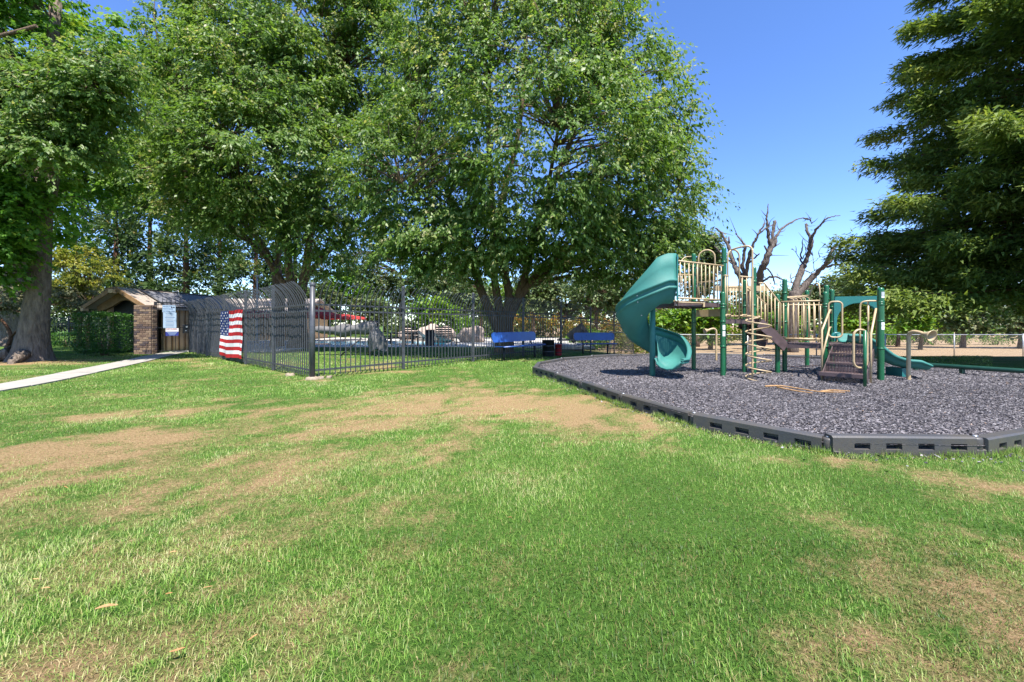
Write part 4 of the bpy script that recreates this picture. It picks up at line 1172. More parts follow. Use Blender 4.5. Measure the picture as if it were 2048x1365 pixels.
# --- conifers
def conifer(name, label, base, H, R, nb, per, size, leafm, seed, z0=1.2, lean=.0, group=None, power=.85, upturn=.12, droop=.30, full=1.0, trunk_r=.4):
    rg_ = np.random.default_rng(seed)
    t = thing(name, label, 'tree', base, group=group)
    k = np.arange(nb)
    zz = z0 + (H - z0) * ((k + rg_.random(nb)) / nb) ** 1.15
    az = k * 2.39996 + rg_.normal(0, .25, nb)
    ln = R * (1 - (zz / H)) ** power * rg_.uniform(.72, 1.12, nb) + .25
    dirv = np.stack([np.cos(az), np.sin(az)], 1)
    n = int(per * nb)
    ex_ = base[0] + dirv[:, 0] * ln * .6; ey_ = np.maximum(base[1] + dirv[:, 1] * ln * .6, 1); vis = np.where((ex_ / ey_ * F_PX + 1024 > 2330) | (HOR - (zz - CAM_H) / ey_ * F_PX < -200), .2, 1.0)
    pr_ = ln ** 1.4 * vis; i = rg_.choice(nb, n, p=pr_ / pr_.sum())
    s = rg_.random(n) ** .62 * .96 + .06
    sgn = rg_.choice([-1, 1], n)
    nlet = 9
    q = np.floor(s * 16) / 16 + rg_.random(n) * .004          # branchlets leave the limb at discrete places
    s = np.clip(q + .02, .05, 1.04)
    bang = rg_.uniform(.55, 1.1, n)
    ba = az[i] + sgn * bang * (1.05 - .55 * s)
    bl = ln[i] * .33 * (1.12 - .72 * s) * rg_.uniform(.6, 1.2, n)
    tt = rg_.random(n) ** .7
    px_ = base[0] + dirv[i, 0] * ln[i] * s; py_ = base[1] + dirv[i, 1] * ln[i] * s
    pz_ = base[2] + zz[i] + ln[i] * (.10 * s - droop * s ** 2 + upturn * s ** 5)
    bd = np.stack([np.cos(ba), np.sin(ba), -.28 + rg_.normal(0, .14, n)], 1)
    pos = np.stack([px_, py_, pz_], 1) + bd * (bl * tt)[:, None] + rg_.normal(0, .035, (n, 3)) * ln[i][:, None] * .35
    pos[:, 2] -= .10 * bl * tt ** 2
    pos[:, 2] += rg_.normal(-.03, .085, n) * (.4 + .6 * s)
    d = unit(bd + rg_.normal(0, .45, (n, 3)) + np.array([0, 0, -.12]))
    side = unit(np.cross(d, np.array([0, 0, 1.0]) + rg_.normal(0, .45, (n, 3))))
    L_ = size * rg_.uniform(.6, 1.35, n)
    V = np.stack([pos + side * (L_ * .17)[:, None], pos - side * (L_ * .17)[:, None], pos + d * L_[:, None]], 1).reshape(-1, 3); F = np.arange(3 * n).reshape(n, 3)
    cl = rg_.normal(0, .13, nb)
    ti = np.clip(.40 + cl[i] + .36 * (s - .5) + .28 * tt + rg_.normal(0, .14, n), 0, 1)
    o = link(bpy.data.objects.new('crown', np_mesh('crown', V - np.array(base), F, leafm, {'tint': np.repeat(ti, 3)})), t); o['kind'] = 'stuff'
    MB().tube([(base[0], base[1], base[2] - .2), (base[0], base[1], base[2] + .6), (base[0], base[1], base[2] + H * .5), (base[0], base[1], base[2] + H * .98)], [trunk_r * 1.3, trunk_r, trunk_r * .55, .03], 10).build('trunk', M['bark_red'], t)
    mb = MB()
    for b_ in range(0, nb):
        ss = np.linspace(0, 1, 5)
        P = np.stack([base[0] + dirv[b_, 0] * ln[b_] * ss, base[1] + dirv[b_, 1] * ln[b_] * ss, base[2] + zz[b_] + ln[b_] * (.10 * ss - droop * ss ** 2 + upturn * ss ** 5)], 1)
        mb.tube(P, np.linspace(.018 + .009 * ln[b_], .006, 5), 4, caps=False)
    mb.build('branches', M['bark_red'], t)['kind'] = 'stuff'
    return t
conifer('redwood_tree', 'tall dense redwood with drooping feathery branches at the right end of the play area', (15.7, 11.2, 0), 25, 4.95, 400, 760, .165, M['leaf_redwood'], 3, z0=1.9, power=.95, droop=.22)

def tuft_tree(name, label, base, H, R, ncl, per, size, leafm, seed, z0=.5, group=None, power=.8, sp_=.7):
    """far conifer read as rounded foliage tufts"""
    rg_ = np.random.default_rng(seed); t = thing(name, label, 'tree', base, group=group)
    z_ = z0 + (H - z0) * rg_.random(ncl) ** 1.2; a = rg_.uniform(0, 6.283, ncl)
    r = R * (1 - z_ / H) ** power * rg_.uniform(.45, 1.05, ncl)
    C = np.stack([base[0] + np.cos(a) * r, base[1] + np.sin(a) * r, base[2] + z_], 1)
    i = np.repeat(np.arange(ncl), per); n = len(i)
    u = unit(rg_.normal(size=(n, 3)) + np.stack([np.cos(a), np.sin(a), .35 + 0 * a], 1)[i] * .6)
    rr_ = rg_.random(n) ** .5 * sp_ * rg_.uniform(.6, 1.2, ncl)[i]
    pos = C[i] + u * rr_[:, None] * np.array([1.15, 1.15, .8])
    d = unit(u + rg_.normal(0, .4, (n, 3))); side = unit(np.cross(d, rg_.normal(size=(n, 3))))
    L_ = size * rg_.uniform(.6, 1.3, n)
    V, F = quads_from(pos, d, side, L_, L_ * .2, .2)
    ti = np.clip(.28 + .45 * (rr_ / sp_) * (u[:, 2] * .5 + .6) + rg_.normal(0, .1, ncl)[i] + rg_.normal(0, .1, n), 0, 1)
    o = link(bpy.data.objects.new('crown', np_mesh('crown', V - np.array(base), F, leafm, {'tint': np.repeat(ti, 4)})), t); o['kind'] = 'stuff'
    MB().tube([(base[0], base[1], base[2] - .3), (base[0], base[1], base[2] + H * .97)], [.38, .04], 8).build('trunk', M['bark_red'], t)
    return t
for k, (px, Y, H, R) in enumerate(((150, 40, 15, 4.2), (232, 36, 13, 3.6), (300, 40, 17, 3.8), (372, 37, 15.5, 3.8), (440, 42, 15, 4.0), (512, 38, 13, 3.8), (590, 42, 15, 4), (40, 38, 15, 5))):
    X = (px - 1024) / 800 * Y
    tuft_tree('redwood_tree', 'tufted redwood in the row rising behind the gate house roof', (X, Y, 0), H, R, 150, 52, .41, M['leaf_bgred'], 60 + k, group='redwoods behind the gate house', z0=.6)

# --- background broadleaf trees: (px, base row, Y, crown row, half width px, half height px, material, label)
BGT = [
 (1190, 30, 580, 75, 48, 'leaf_oak', 'dusty green oak rising behind the further blue bench'),
 (1065, 31, 588, 60, 42, 'leaf_oak', 'grey green oak between the forked trunk and the litter bin'),
 (960, 30, 600, 55, 40, 'leaf_oak', 'olive oak close left of the forked trunk'),
 (640, 33, 600, 60, 45, 'leaf_oak', 'dark oak behind the corner post and red umbrella'),
 (800, 36, 545, 125, 75, 'leaf_oak', 'grey green oak beyond the pool, left of the central shade tree'),
 (905, 40, 560, 80, 55, 'leaf_oak', 'lower oak crown beyond the pool, close behind the central shade tree'),
 (700, 44, 575, 70, 50, 'leaf_lime', 'bright lime tree far beyond the pool between fence tips'),
 (1130, 38, 590, 110, 45, 'leaf_oak', 'pale oak beyond the second blue bench'),
 (1010, 42, 600, 70, 45, 'leaf_lime', 'light green tree far behind the forked shade tree trunk'),
 (1285, 36, 600, 60, 60, 'leaf_oak', 'dusty oak behind the spiral slide'),
 (1395, 34, 520, 50, 80, 'leaf_oak', 'dark tall oak left of the bare dead tree'),
 (1330, 30, 640, 70, 35, 'leaf_lime', 'low lime green tree under the high play deck'),
 (1420, 29, 645, 60, 40, 'leaf_lime', 'fresh green tree behind the wire fence under the upper landing'),
 (1500, 38, 615, 70, 45, 'leaf_oak', 'muted oak behind the first dead tree'),
 (1590, 40, 600, 75, 40, 'leaf_oak', 'muted oak between the two dead trees'),
 (1680, 38, 585, 55, 45, 'leaf_oak', 'olive oak right of the dead trees behind the arch panel'),
 (1560, 29, 655, 60, 30, 'leaf_lime', 'green shrub tree behind the low play deck'),
 (1705, 28, 640, 45, 32, 'leaf_lime', 'bright green bush framed by the arch panel'),
 (1795, 34, 630, 40, 35, 'leaf_oak', 'small dark oak in the gap beside the redwood'),
 (1840, 29, 632, 30, 38, 'leaf_lime', 'bright lime sapling at the foot of the redwood'),
 (1925, 32, 625, 65, 55, 'leaf_oak', 'shaded oak behind the wire fence under the redwood'),
 (2040, 31, 630, 60, 50, 'leaf_oak', 'pale oak behind the wire fence at the dry field end'),
 (2150, 31, 620, 70, 60, 'leaf_oak', 'oak further along the dry field'),
 (860, 33, 618, 60, 30, 'leaf_lime', 'rounded green shrub tree behind the pool boulders'),
 (740, 31, 622, 45, 30, 'leaf_oak', 'dark shrub tree behind the red canopies'),
]
for k, (px, Y, cyp, hw, hh, lm, lab) in enumerate(BGT):
    X = (px - 1024) / 800 * Y; zg = tz(X, Y); cz_ = CAM_H + (650 - cyp) / 800 * Y; rw = hw / 800 * Y; rh = hh / 800 * Y
    rg_ = np.random.default_rng(100 + k)
    ells = [(X, Y, cz_, rw * .8, rw * .6, rh * .9)]
    for q in range(4):
        ells.append((X + rg_.uniform(-.75, .75) * rw, Y + rg_.uniform(-.4, .4) * rw, cz_ + rg_.uniform(-.5, .55) * rh, rw * rg_.uniform(.3, .5), rw * .4, rh * rg_.uniform(.35, .6)))
    ns = max(70, int(30 * rw * rh))
    make_tree('oak_tree' if lm == 'leaf_oak' else 'leafy_tree', lab, (X, Y, zg), [([(X, Y, zg - .2), (X + .1, Y, (zg + cz_) / 2), (X, Y, cz_ + rh * .5)], .10 + .05 * rw, .04)],
              ells, min(ns, 260), 46, .29, .75, M[lm], M['bark_brown'], 200 + k, inner=.35, wr=.3, hang=.25, droop=.2, flat=.45)

# far belt closing the view
for k, (px, top) in enumerate(((560, 560), (660, 585), (770, 560), (870, 575), (975, 590), (1075, 600), (1175, 585), (1270, 590), (1370, 605), (1470, 610), (1570, 605), (1665, 600), (1770, 628), (1850, 615), (1940, 590), (2050, 585), (2160, 580))):
    Y = 52 + (k * 7) % 9; X = (px - 1024) / 800 * Y; zg = tz(X, Y); zt = CAM_H + (650 - top) / 800 * Y
    hh = (zt - zg) / 2 + .3
    make_tree('far_tree', 'hazy green tree in the far belt closing the view behind the park', (X, Y, zg), [([(X, Y, zg - .2), (X, Y, zg + hh)], .2, .08)],
              [(X, Y, zg + hh, 4.2, 2.5, hh), (X + 1.5, Y, zg + hh * 1.2, 2.4, 2, hh * .7), (X - 2, Y, zg + hh * .8, 2.2, 2, hh * .7)], 75, 46, .48, 1.2, M['leaf_oak' if k % 3 else 'leaf_lime'], M['bark_brown'], 400 + k, inner=.4, wr=.34, hang=.2, droop=.2, flat=.5, twigs=False, group='far belt of trees')

# --- low shrubs behind the wire fence and pool
def shrub(name, label, c, rx, ry, rz, n, size, lm, seed, cat='shrub', group=None, boxy=False):
    rg_ = np.random.default_rng(seed)
    t = thing(name, label, cat, (c[0], c[1], c[2] - rz), group=group)
    if boxy:
        u = rg_.uniform(-1, 1, (n, 3)); ax_ = rg_.integers(0, 3, n); sg = rg_.choice([-1, 1], n)
        u[np.arange(n), ax_] = sg * rg_.uniform(.9, 1.03, n)
        u += .05 * np.sin(u[:, [1, 2, 0]] * 5 + seed)
        nr = np.zeros((n, 3)); nr[np.arange(n), ax_] = sg
    else:
        nr = unit(rg_.normal(size=(n, 3))); lob = 1 + .22 * np.sin(nr[:, :1] * 5 + seed) * np.sin(nr[:, 1:2] * 4 + 1) + .12 * np.sin(nr[:, 2:] * 9 + nr[:, :1] * 7)
        u = nr * (rg_.uniform(.6, 1.0, (n, 1)) * lob)
    pos = np.array(c) + u * np.array((rx, ry, rz))
    d = unit(nr * .6 + rg_.normal(0, .6, (n, 3)) + np.array((0, 0, .25))); side = unit(np.cross(d, nr + rg_.normal(0, .5, (n, 3))))
    L_ = size * rg_.uniform(.6, 1.3, n)
    V, F = quads_from(pos, d, side, L_, L_ * .27, .2)
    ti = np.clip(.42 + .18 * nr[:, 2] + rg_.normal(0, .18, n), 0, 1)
    base = np.array((c[0], c[1], c[2] - rz))
    o = link(bpy.data.objects.new('foliage', np_mesh('foliage', V - base, F, lm, {'tint': np.repeat(ti, 4)})), t); o['kind'] = 'stuff'
    mb = MB()
    for q in range(5):
        a = q * 1.3; mb.tube([(c[0] + .1 * math.cos(a) * rx, c[1] + .1 * math.sin(a) * ry, c[2] - rz - .25), (c[0] + .4 * math.cos(a) * rx, c[1] + .4 * math.sin(a) * ry, c[2])], [.03, .012], 5)
    mb.build('stems', M['bark_brown'], t)['kind'] = 'stuff'
    return t
shrub('clipped_hedge', 'cube shaped clipped green hedge in front of the gate house doorway', (-14.42, 14.15, .80), .66, .42, .66, 9000, .055, M['leaf_hedge'], 1, 'hedge', boxy=True)
for k in range(4):
    shrub('low_hedge', 'low dark clipped hedge running left of the gate house below the far picket fence', (-21.9 + 1.75 * k, 19.8, .36), .95, .4, .28, 3000, .07, M['leaf_hedge'], 20 + k, 'hedge', group='low hedge blocks', boxy=True)
SH = {'leaf_oak': 'muted green shrub along the far side of the wire fence', 'leaf_lime': 'fresh green shrub along the far side of the wire fence', 'leaf_yellow': 'yellowish shrub along the far side of the wire fence', 'leaf_grey': 'grey olive shrub along the far side of the wire fence'}
for k, x in enumerate(np.arange(4.5, 36, 2.3)):
    rg_ = random.Random(k)
    Y = 21.5 + rg_.uniform(0, 2.5) + max(0, (x - 10)) * .12; zg = tz(x, Y); rz = rg_.uniform(.45, .75)
    if x > 9.5: rz *= 1.5; Y += 13; x = x * 1.45 - 4; zg = tz(x, Y)
    lm = ('leaf_oak', 'leaf_lime', 'leaf_yellow', 'leaf_grey')[rg_.choices(range(4), (4, 3, 1, 2))[0]]
    shrub('shrub', SH[lm], (x, Y, zg + rz * .9), rg_.uniform(1.2, 1.7), 1.0, rz, 1800, .14, M[lm], 40 + k, group='shrubs beyond the wire fence')
for k, x in enumerate(np.arange(-9.5, 12, 1.9)):
    Y = 33.5 + (k % 3) * .3
    shrub('flowering_hedge' if k > 4 else 'shrub', 'hedge bush with orange and yellow blooms behind the pool area' if k > 4 else 'green hedge bush at the back of the pool deck', (x, Y, .9 + tz(x, Y) * .4), 1.3, .7, .95 if k < 5 else 1.2, 1800, .16, M['leaf_flower'] if k > 4 else M['leaf_lime' if k % 2 else 'leaf_oak'], 80 + k, group='flowering hedge' if k > 4 else 'pool hedge bushes')

# --- two dead trees, limbs traced and set at 24 m
def zp(x, y): return (1400 + x / 5.689, 390 + y / 5.689)
DT = {0: [([(560, 1800), (555, 1500), (560, 1250), (575, 1080)], 52, 44), ([(560, 1150), (510, 1010), (440, 900), (375, 760), (340, 640), (300, 540), (240, 440), (180, 380)], 36, 9),
          ([(540, 1080), (490, 830), (500, 680), (510, 590), (480, 530), (405, 445)], 22, 7), ([(478, 850), (450, 770), (420, 725)], 12, 9), ([(520, 950), (560, 700), (600, 590), (650, 480), (690, 400), (740, 320)], 22, 6),
          ([(640, 480), (740, 385), (830, 340)], 9, 5), ([(555, 780), (620, 720), (680, 670)], 12, 7), ([(580, 1150), (660, 1000), (700, 860), (760, 720), (800, 620), (825, 560)], 42, 28),
          ([(805, 610), (780, 480), (765, 330), (760, 230), (775, 105)], 19, 4), ([(815, 580), (830, 430), (845, 290)], 20, 15), ([(845, 580), (880, 460), (940, 380), (1040, 310), (1150, 270), (1270, 265)], 18, 4), ([(1180, 270), (1250, 290), (1275, 330)], 7, 5),
          ([(835, 605), (920, 545)], 9, 4), ([(775, 660), (730, 580)], 13, 9), ([(690, 1010), (780, 945), (880, 940), (950, 975)], 14, 7), ([(330, 560), (325, 475)], 13, 9), ([(505, 600), (460, 585)], 6, 3),
          ([(730, 850), (780, 850), (830, 940), (850, 1020)], 9, 5), ([(370, 780), (290, 720), (165, 590)], 12, 6)],
      1: [([(1060, 1800), (1050, 1500), (1055, 1250), (1070, 1100)], 56, 46), ([(1060, 1150), (1130, 920), (1190, 790), (1230, 690), (1260, 560), (1270, 480)], 38, 18), ([(1255, 540), (1225, 420), (1200, 330)], 15, 12),
          ([(1270, 490), (1320, 400), (1380, 340), (1440, 275), (1520, 245), (1600, 238)], 15, 3), ([(1165, 790), (1145, 700), (1165, 590), (1175, 495)], 12, 3), ([(1160, 740), (1205, 640), (1180, 560)], 5, 3),
          ([(1070, 1180), (1220, 1000), (1330, 890), (1430, 800), (1500, 740), (1600, 650), (1750, 570)], 40, 5), ([(1430, 800), (1490, 660), (1550, 565)], 20, 15), ([(1565, 685), (1600, 580), (1640, 515)], 8, 3),
          ([(1440, 830), (1550, 790), (1640, 840), (1720, 920)], 13, 6), ([(1640, 840), (1660, 920), (1690, 980)], 7, 3), ([(1150, 760), (1090, 660), (1050, 610)], 4, 2), ([(1300, 870), (1290, 740), (1275, 640)], 4, 2), ([(1290, 780), (1350, 720), (1420, 700)], 3, 1.5),
          ([(1180, 860), (1240, 880), (1280, 910)], 7, 4), ([(1230, 1010), (1330, 1040), (1460, 1020)], 9, 4), ([(1240, 1060), (1160, 1100), (1040, 980), (1030, 890)], 9, 4), ([(1280, 400), (1255, 395)], 5, 3)]}
for k, lab in ((0, 'bare dead tree with broken upright limbs behind the landing and stairs'), (1, 'bare dead tree with spreading broken limbs behind the low deck')):
    Yd = 24.0 + k
    b0 = pix(*zp(*DT[k][0][0][0]), Yd); zg = tz(b0[0], Yd)
    t = thing('dead_tree', lab, 'tree', (b0[0], Yd, zg)); rg_ = np.random.default_rng(k + 5)
    for q, (pts_, w0, w1) in enumerate(DT[k]):
        P = []
        for pp in pts_:           # limbs sway to and fro in depth, joints stay joined
            P.append(pix(*zp(*pp), Yd + (1.1 * math.sin(pp[0] / 150 + k) * smooth(1150, 600, pp[1]))))
        if q == 0: P[0] = np.array((P[0][0], Yd, zg - .2))
        C_ = catmull(P, 5)
        if q: C_ = C_ + rg_.normal(0, .018, C_.shape)
        sc = Yd / 800 / 5.689
        lb = MB().tube(C_, np.linspace(w0 * sc, w1 * sc, len(C_)) * (1 + .12 * rg_.normal(size=len(C_)) * (q > 0)), 8).build('trunk' if q == 0 else 'limb', M['bark_dead'], t)
        if q and len(C_) > 8:
            for z_ in range(3 if w0 > 15 else 2):
                c0 = C_[rg_.integers(3, len(C_) - 1)]; dv = rg_.normal(0, 1, 3) * np.array((1, .6, .6)) + np.array((0, 0, .5)); dv /= np.linalg.norm(dv); ln_ = rg_.uniform(.35, 1.1)
                c1 = c0 + dv * ln_ * .5; c2 = c0 + dv * ln_ + rg_.normal(0, .12, 3)
                MB().tube(catmull([c0, c1, c2], 3), np.linspace(.028, .006, 7), 5).build('twig', M['bark_dead'], lb)

# ---------------------------------------------------------------- play structure
PS = thing('play_structure', 'green and tan climbing structure with teal spiral slide, decks and stairs on the mulch', 'playground', (5.2, 7.9, MULCH_Z))
def pw(x, y, zz): return np.array((x, y, zz), float)
POSTS = [(4.08, 7.74, 1.72), (4.33, 8.17, 2.66), (4.02, 8.85, 2.66), (4.94, 8.17, 2.26), (4.86, 8.36, 2.02), (5.49, 8.27, 1.72), (5.76, 8.45, 2.05), (7.14, 9.68, 1.915), (6.05, 7.72, 1.72), (6.62, 8.42, 1.92), (7.12, 8.9, 1.87), (6.48, 7.03, 1.735)]
for (x, y, zt) in POSTS:
    r = .046 if (x, y) != (6.48, 7.03) else .05
    MB().tube([(x, y, .0), (x, y, zt - .05)], r, 14, caps=False).lathe([(r, zt - .05), (r * .96, zt - .028), (r * .75, zt - .009), (r * .4, zt), (0, zt + .002)], (x, y, 0), 14).build('post', M['green_post'], PS)
for (x, y, zt) in POSTS:          # clamp rings where decks and rails are fixed
    for zc in (.66, 1.14, 1.47, zt - .30):
        if zc < zt - .12: MB().lathe([(.047, zc - .018), (.053, zc - .016), (.053, zc + .016), (.047, zc + .018)], (x, y, 0), 14).build('clamp', M['green_post'], PS)
# stickers on posts
def sticker(x, y, z0, z1, r=.05, mat='white'):
    G = [[(x + r * math.sin(a), y - r * math.cos(a), zz) for zz in (z0, z1)] for a in np.linspace(-.55, .55, 6)]
    MB().grid(np.array(G)).build('sticker', M[mat], PS)
sticker(4.08, 7.74, .86, .96, .0475); sticker(4.08, 7.74, .985, 1.075, .0475); sticker(6.48, 7.03, .995, 1.055, .0515); sticker(6.48, 7.03, 1.065, 1.13, .0515); sticker(6.48, 7.03, 1.55, 1.58, .0515); sticker(6.48, 7.03, 1.585, 1.655, .0515, 'grey_label')
# decks
HI, MID, LOW = 1.53, 1.20, .71
def deck_(poly, zt, th=.075, name='deck'):
    d = MB().prism(poly, zt - .02, zt).build(name, M['perf'], PS)
    n = len(poly); mb = MB()
    for i in range(n):
        a = np.array((*poly[i], zt - th / 2 - .022)); b_ = np.array((*poly[(i + 1) % n], zt - th / 2 - .022)); e = b_ - a; L_ = np.linalg.norm(e); e /= L_
        mb.box((a + b_) / 2 + np.cross(e, (0, 0, -1)) * -.012, (L_ - .05, .02, th), ax=e, ay=np.cross((0, 0, 1), e))
    mb.build('deck_edge', M['brown_coat'], d)
    return d
deck_([(3.08, 7.5), (4.28, 8.1), (4.0, 8.82), (3.05, 8.6)], HI)
deck_([(4.10, 7.80), (4.93, 8.12), (4.84, 8.36), (4.36, 8.20)], MID)
deck_([(5.52, 8.24), (6.04, 7.77), (6.60, 8.40), (5.80, 8.47)], LOW)
deck_([(6.06, 7.62), (6.62, 7.35), (7.08, 8.86), (6.66, 8.44)], LOW - .004)
# railings: rails are the part, each bar a piece of it
def railing(p0, p1, z0, z1, nb, rad=.0135, top_over=0.0, lower=True, slope=0.0):
    p0 = np.array(p0, float); p1 = np.array(p1, float)
    L_ = np.linalg.norm(p1 - p0)
    mb = MB(); a = pw(*p0, z1); b_ = pw(*p1, z1 + slope)
    mb.tube([a, b_], rad * 1.2, 8)
    rl = mb.build('railing', M['tan'], PS)
    if lower: MB().tube([pw(*p0, z0), pw(*p1, z0 + slope)], rad * 1.1, 8).build('lower_rail', M['tan'], rl)
    for k in range(nb):
        t = (k + .5) / nb; q = p0 + (p1 - p0) * t
        MB().tube([pw(*q, z0 + slope * t), pw(*q, z1 + slope * t)], rad * .85, 6).build('bar', M['tan'], rl)
    return rl
railing((3.09, 7.45), (4.26, 8.07), HI + .05, 2.27, 11)
MB().tube([pw(3.09, 7.43, HI - .03), pw(3.75, 7.78, HI - .03)], .012, 6).build('toe_rail', M['tan'], PS)
railing((3.1, 8.6), (3.97, 8.84), HI + .06, 2.18, 9)
railing((4.06, 8.8), (4.33, 8.22), HI + .06, 2.0, 5)
# panel below the high deck at its back, bracket
MB().box((4.2, 8.52, HI - .20), (.6, .03, .15), ax=np.array((.5, -.86, 0)) / np.linalg.norm((.5, -.86)), ay=np.array((.86, .5, 0)) / np.linalg.norm((.86, .5))).build('kick_panel', M['tan'], PS)
MB().box((3.72, 7.76, HI - .06), (.03, .03, .09)).build('bracket', M['tan'], PS)
# arch handle behind the high deck (climber entry)
def hoop(p0, p1, z0, zt, rad=.016, name='hand_hoop', parent=PS):
    p0 = np.array(p0, float); p1 = np.array(p1, float); c_ = (p0 + p1) / 2; h = np.linalg.norm(p1 - p0) / 2; e = np.array((*((p1 - p0) / (2 * h)), 0))
    pts_ = [pw(*p0, z0), pw(*p0, zt - h)] + arc_pts(pw(*c_, zt - h), -e, (0, 0, 1), h, 0, math.pi, 10)[1:-1] + [pw(*p1, zt - h), pw(*p1, z0)]
    return MB().tube(pts_, rad, 8).build(name, M['tan'], parent)
hoop((4.02, 8.62), (4.31, 8.5), 2.0, 2.68)
MB().tube(catmull([pw(3.78, 8.95, 2.5), pw(3.9, 9.0, 2.6), pw(4.13, 9.0, 2.62)], 4), .012, 6).build('hand_rail', M['tan'], PS)
# landing: entry hoop, side rails, fire pole
hoop((4.24, 7.86), (4.50, 7.92), MID + .02, 2.56)
MB().tube(catmull([pw(4.52, 7.52, .02), pw(4.52, 7.52, 1.3), pw(4.52, 7.52, 2.35), pw(4.52, 7.53, 2.50), pw(4.47, 7.58, 2.57), pw(4.38, 7.70, 2.57), pw(4.30, 7.84, 2.55)], 5), .018, 8).build('fire_pole', M['tan'], PS)
railing((4.13, 7.78), (4.24, 7.84), MID + .06, 2.04, 2)
railing((4.40, 8.24), (4.80, 8.40), MID + .06, 1.86, 5)
railing((4.52, 7.94), (4.90, 8.12), MID + .06, 2.04, 3)
for q in ((4.18, 7.8), (4.58, 7.95)):
    MB().tube([pw(q[0], q[1], MID + .0), pw(q[0], q[1], MID + .08), pw(q[0] + .1, q[1] + .03, MID + .08), pw(q[0] + .1, q[1] + .03, MID)], .012, 6).build('foot_loop', M['tan'], PS)
# corkscrew climber round the pole
cc = np.array((4.57, 7.42)); H0, H1, turns = .04, 1.22, 5.6
pts_ = [pw(cc[0] + .205 * math.cos(a), cc[1] + .205 * math.sin(a), H1 - (H1 - H0) * (a - .8) / (turns * 2 * math.pi)) for a in np.linspace(.8, .8 + turns * 2 * math.pi, 120)]
pts_ = [pw(4.56, 7.92, 1.24), pw(4.66, 7.72, 1.235)] + pts_
MB().tube(pts_, .0135, 7).build('corkscrew_climber', M['tan'], PS)
# stairs from the landing to the low deck
def stairs(name, A, B, zA, zB, width, n):
    """A top middle, B foot middle (plan); treads with perforated plates and closed stringers"""
    A = np.array(A, float); B = np.array(B, float); e = B - A; L_ = np.linalg.norm(e); e /= L_; s = np.array((-e[1], e[0]))
    ax = np.array((*e, 0)); ay = np.array((*s, 0))
    mb = MB()
    for k in range(n):
        c_ = A + e * L_ * (k + .5) / n; zz = zA - (zA - zB) * (k + 1) / (n + 1)
        mb.box(pw(*c_, zz), (L_ / n + .03, width, .02), ax=ax, ay=ay)
        c2 = A + e * L_ * (k) / n
        mb.box(pw(*c2, zz + (zA - zB) / (n + 1) / 2 + .011), (.012, width, (zA - zB) / (n + 1) - .024), ax=ax, ay=ay)
    st_ = mb.build(name, M['perf'], PS)
    for sg in (-1, 1):
        a = pw(*(A + s * sg * width / 2), zA - .02); b_ = pw(*(B + s * sg * width / 2), zB - .02); d = b_ - a; Ls = np.linalg.norm(d); d /= Ls
        MB().box((a + b_) / 2 - np.array((0, 0, .06)), (Ls, .016, .20), ax=d, ay=ay, az=np.cross(d, ay)).build('stringer', M['brown_coat'], st_)
    return st_
stairs('stair', (4.90, 8.24), (5.52, 8.38), MID, LOW, .5, 3)
def stair_rail(p0, p1, z0, z1, nb):
    p0 = np.array(p0, float); p1 = np.array(p1, float)
    mb = MB(); f = .26
    k1 = p0 + (p1 - p0) * f
    mb.tube([pw(*p0, z0 + .72), pw(*k1, z0 + .72), pw(*p1, z1 + .80), pw(*p1, z1 - .02)], .017, 8)
    rl = mb.build('railing', M['tan'], PS)
    MB().tube([pw(*p0, z0 + .06), pw(*p1, z1 + .06)], .013, 8).build('lower_rail', M['tan'], rl)
    for k in range(nb):
        t = (k + .5) / nb; q = p0 + (p1 - p0) * t
        zt = z0 + .72 if t < f else z0 + .72 + (z1 + .80 - z0 - .72) * (t - f) / (1 - f)
        MB().tube([pw(*q, z0 + .06 + (z1 - z0) * t), pw(*q, zt)], .0115, 6).build('bar', M['tan'], rl)
stair_rail((4.97, 8.06), (5.46, 8.14), MID, LOW, 6)
stair_rail((4.86, 8.5), (5.52, 8.66), MID - .05, LOW, 7)
# low deck railings
railing((5.53, 8.22), (6.02, 7.77), LOW + .07, 1.55, 8)
MB().tube([pw(5.56, 8.16, LOW + .09), pw(5.98, 7.76, LOW + .09)], .014, 8).build('lower_rail', M['tan'], PS)
railing((5.80, 8.5), (6.58, 8.46), LOW + .08, 1.50, 7)
# overhead ladder / climber at the back
mb = MB(); a0, a1 = pw(5.80, 8.55, 1.66), pw(7.10, 9.60, 1.78)
mb.tube([a0, a1], .017, 8)
ol = mb.build('overhead_rail', M['tan'], PS)
for t in (.08, .22, .38, .55, .72):
    q = a0 + (a1 - a0) * t
    MB().tube(catmull([q, q + np.array((.10, -.04, -.03)), q + np.array((.14, -.06, -.14)), q + np.array((.14, -.06, -.9))], 4), .011, 6).build('rung', M['tan'], ol)
MB().tube(catmull([pw(7.0, 9.45, 1.72), pw(7.02, 9.3, 2.0), pw(6.98, 9.1, 2.0), pw(6.97, 9.05, 1.7)], 4), .014, 7).build('hand_hoop', M['tan'], PS)
MB().box((5.35, 9.35, 1.93), (1.2, .04, .12)).build('shade_beam', M['tan'], PS)
# chains with dark links to the back posts
for zz, yy in ((.33, 9.4), (.18, 9.0)):
    mb = MB()
    for k in range(26):
        t = k / 25; q = pw(5.85 + 1.25 * t, yy - .2 + .25 * t, zz - .03 * math.sin(t * math.pi)); mb.box(q, (.035, .014, .014) if k % 2 else (.03, .008, .02))
    mb.build('chain', M['brown_coat'], PS)['kind'] = 'stuff'
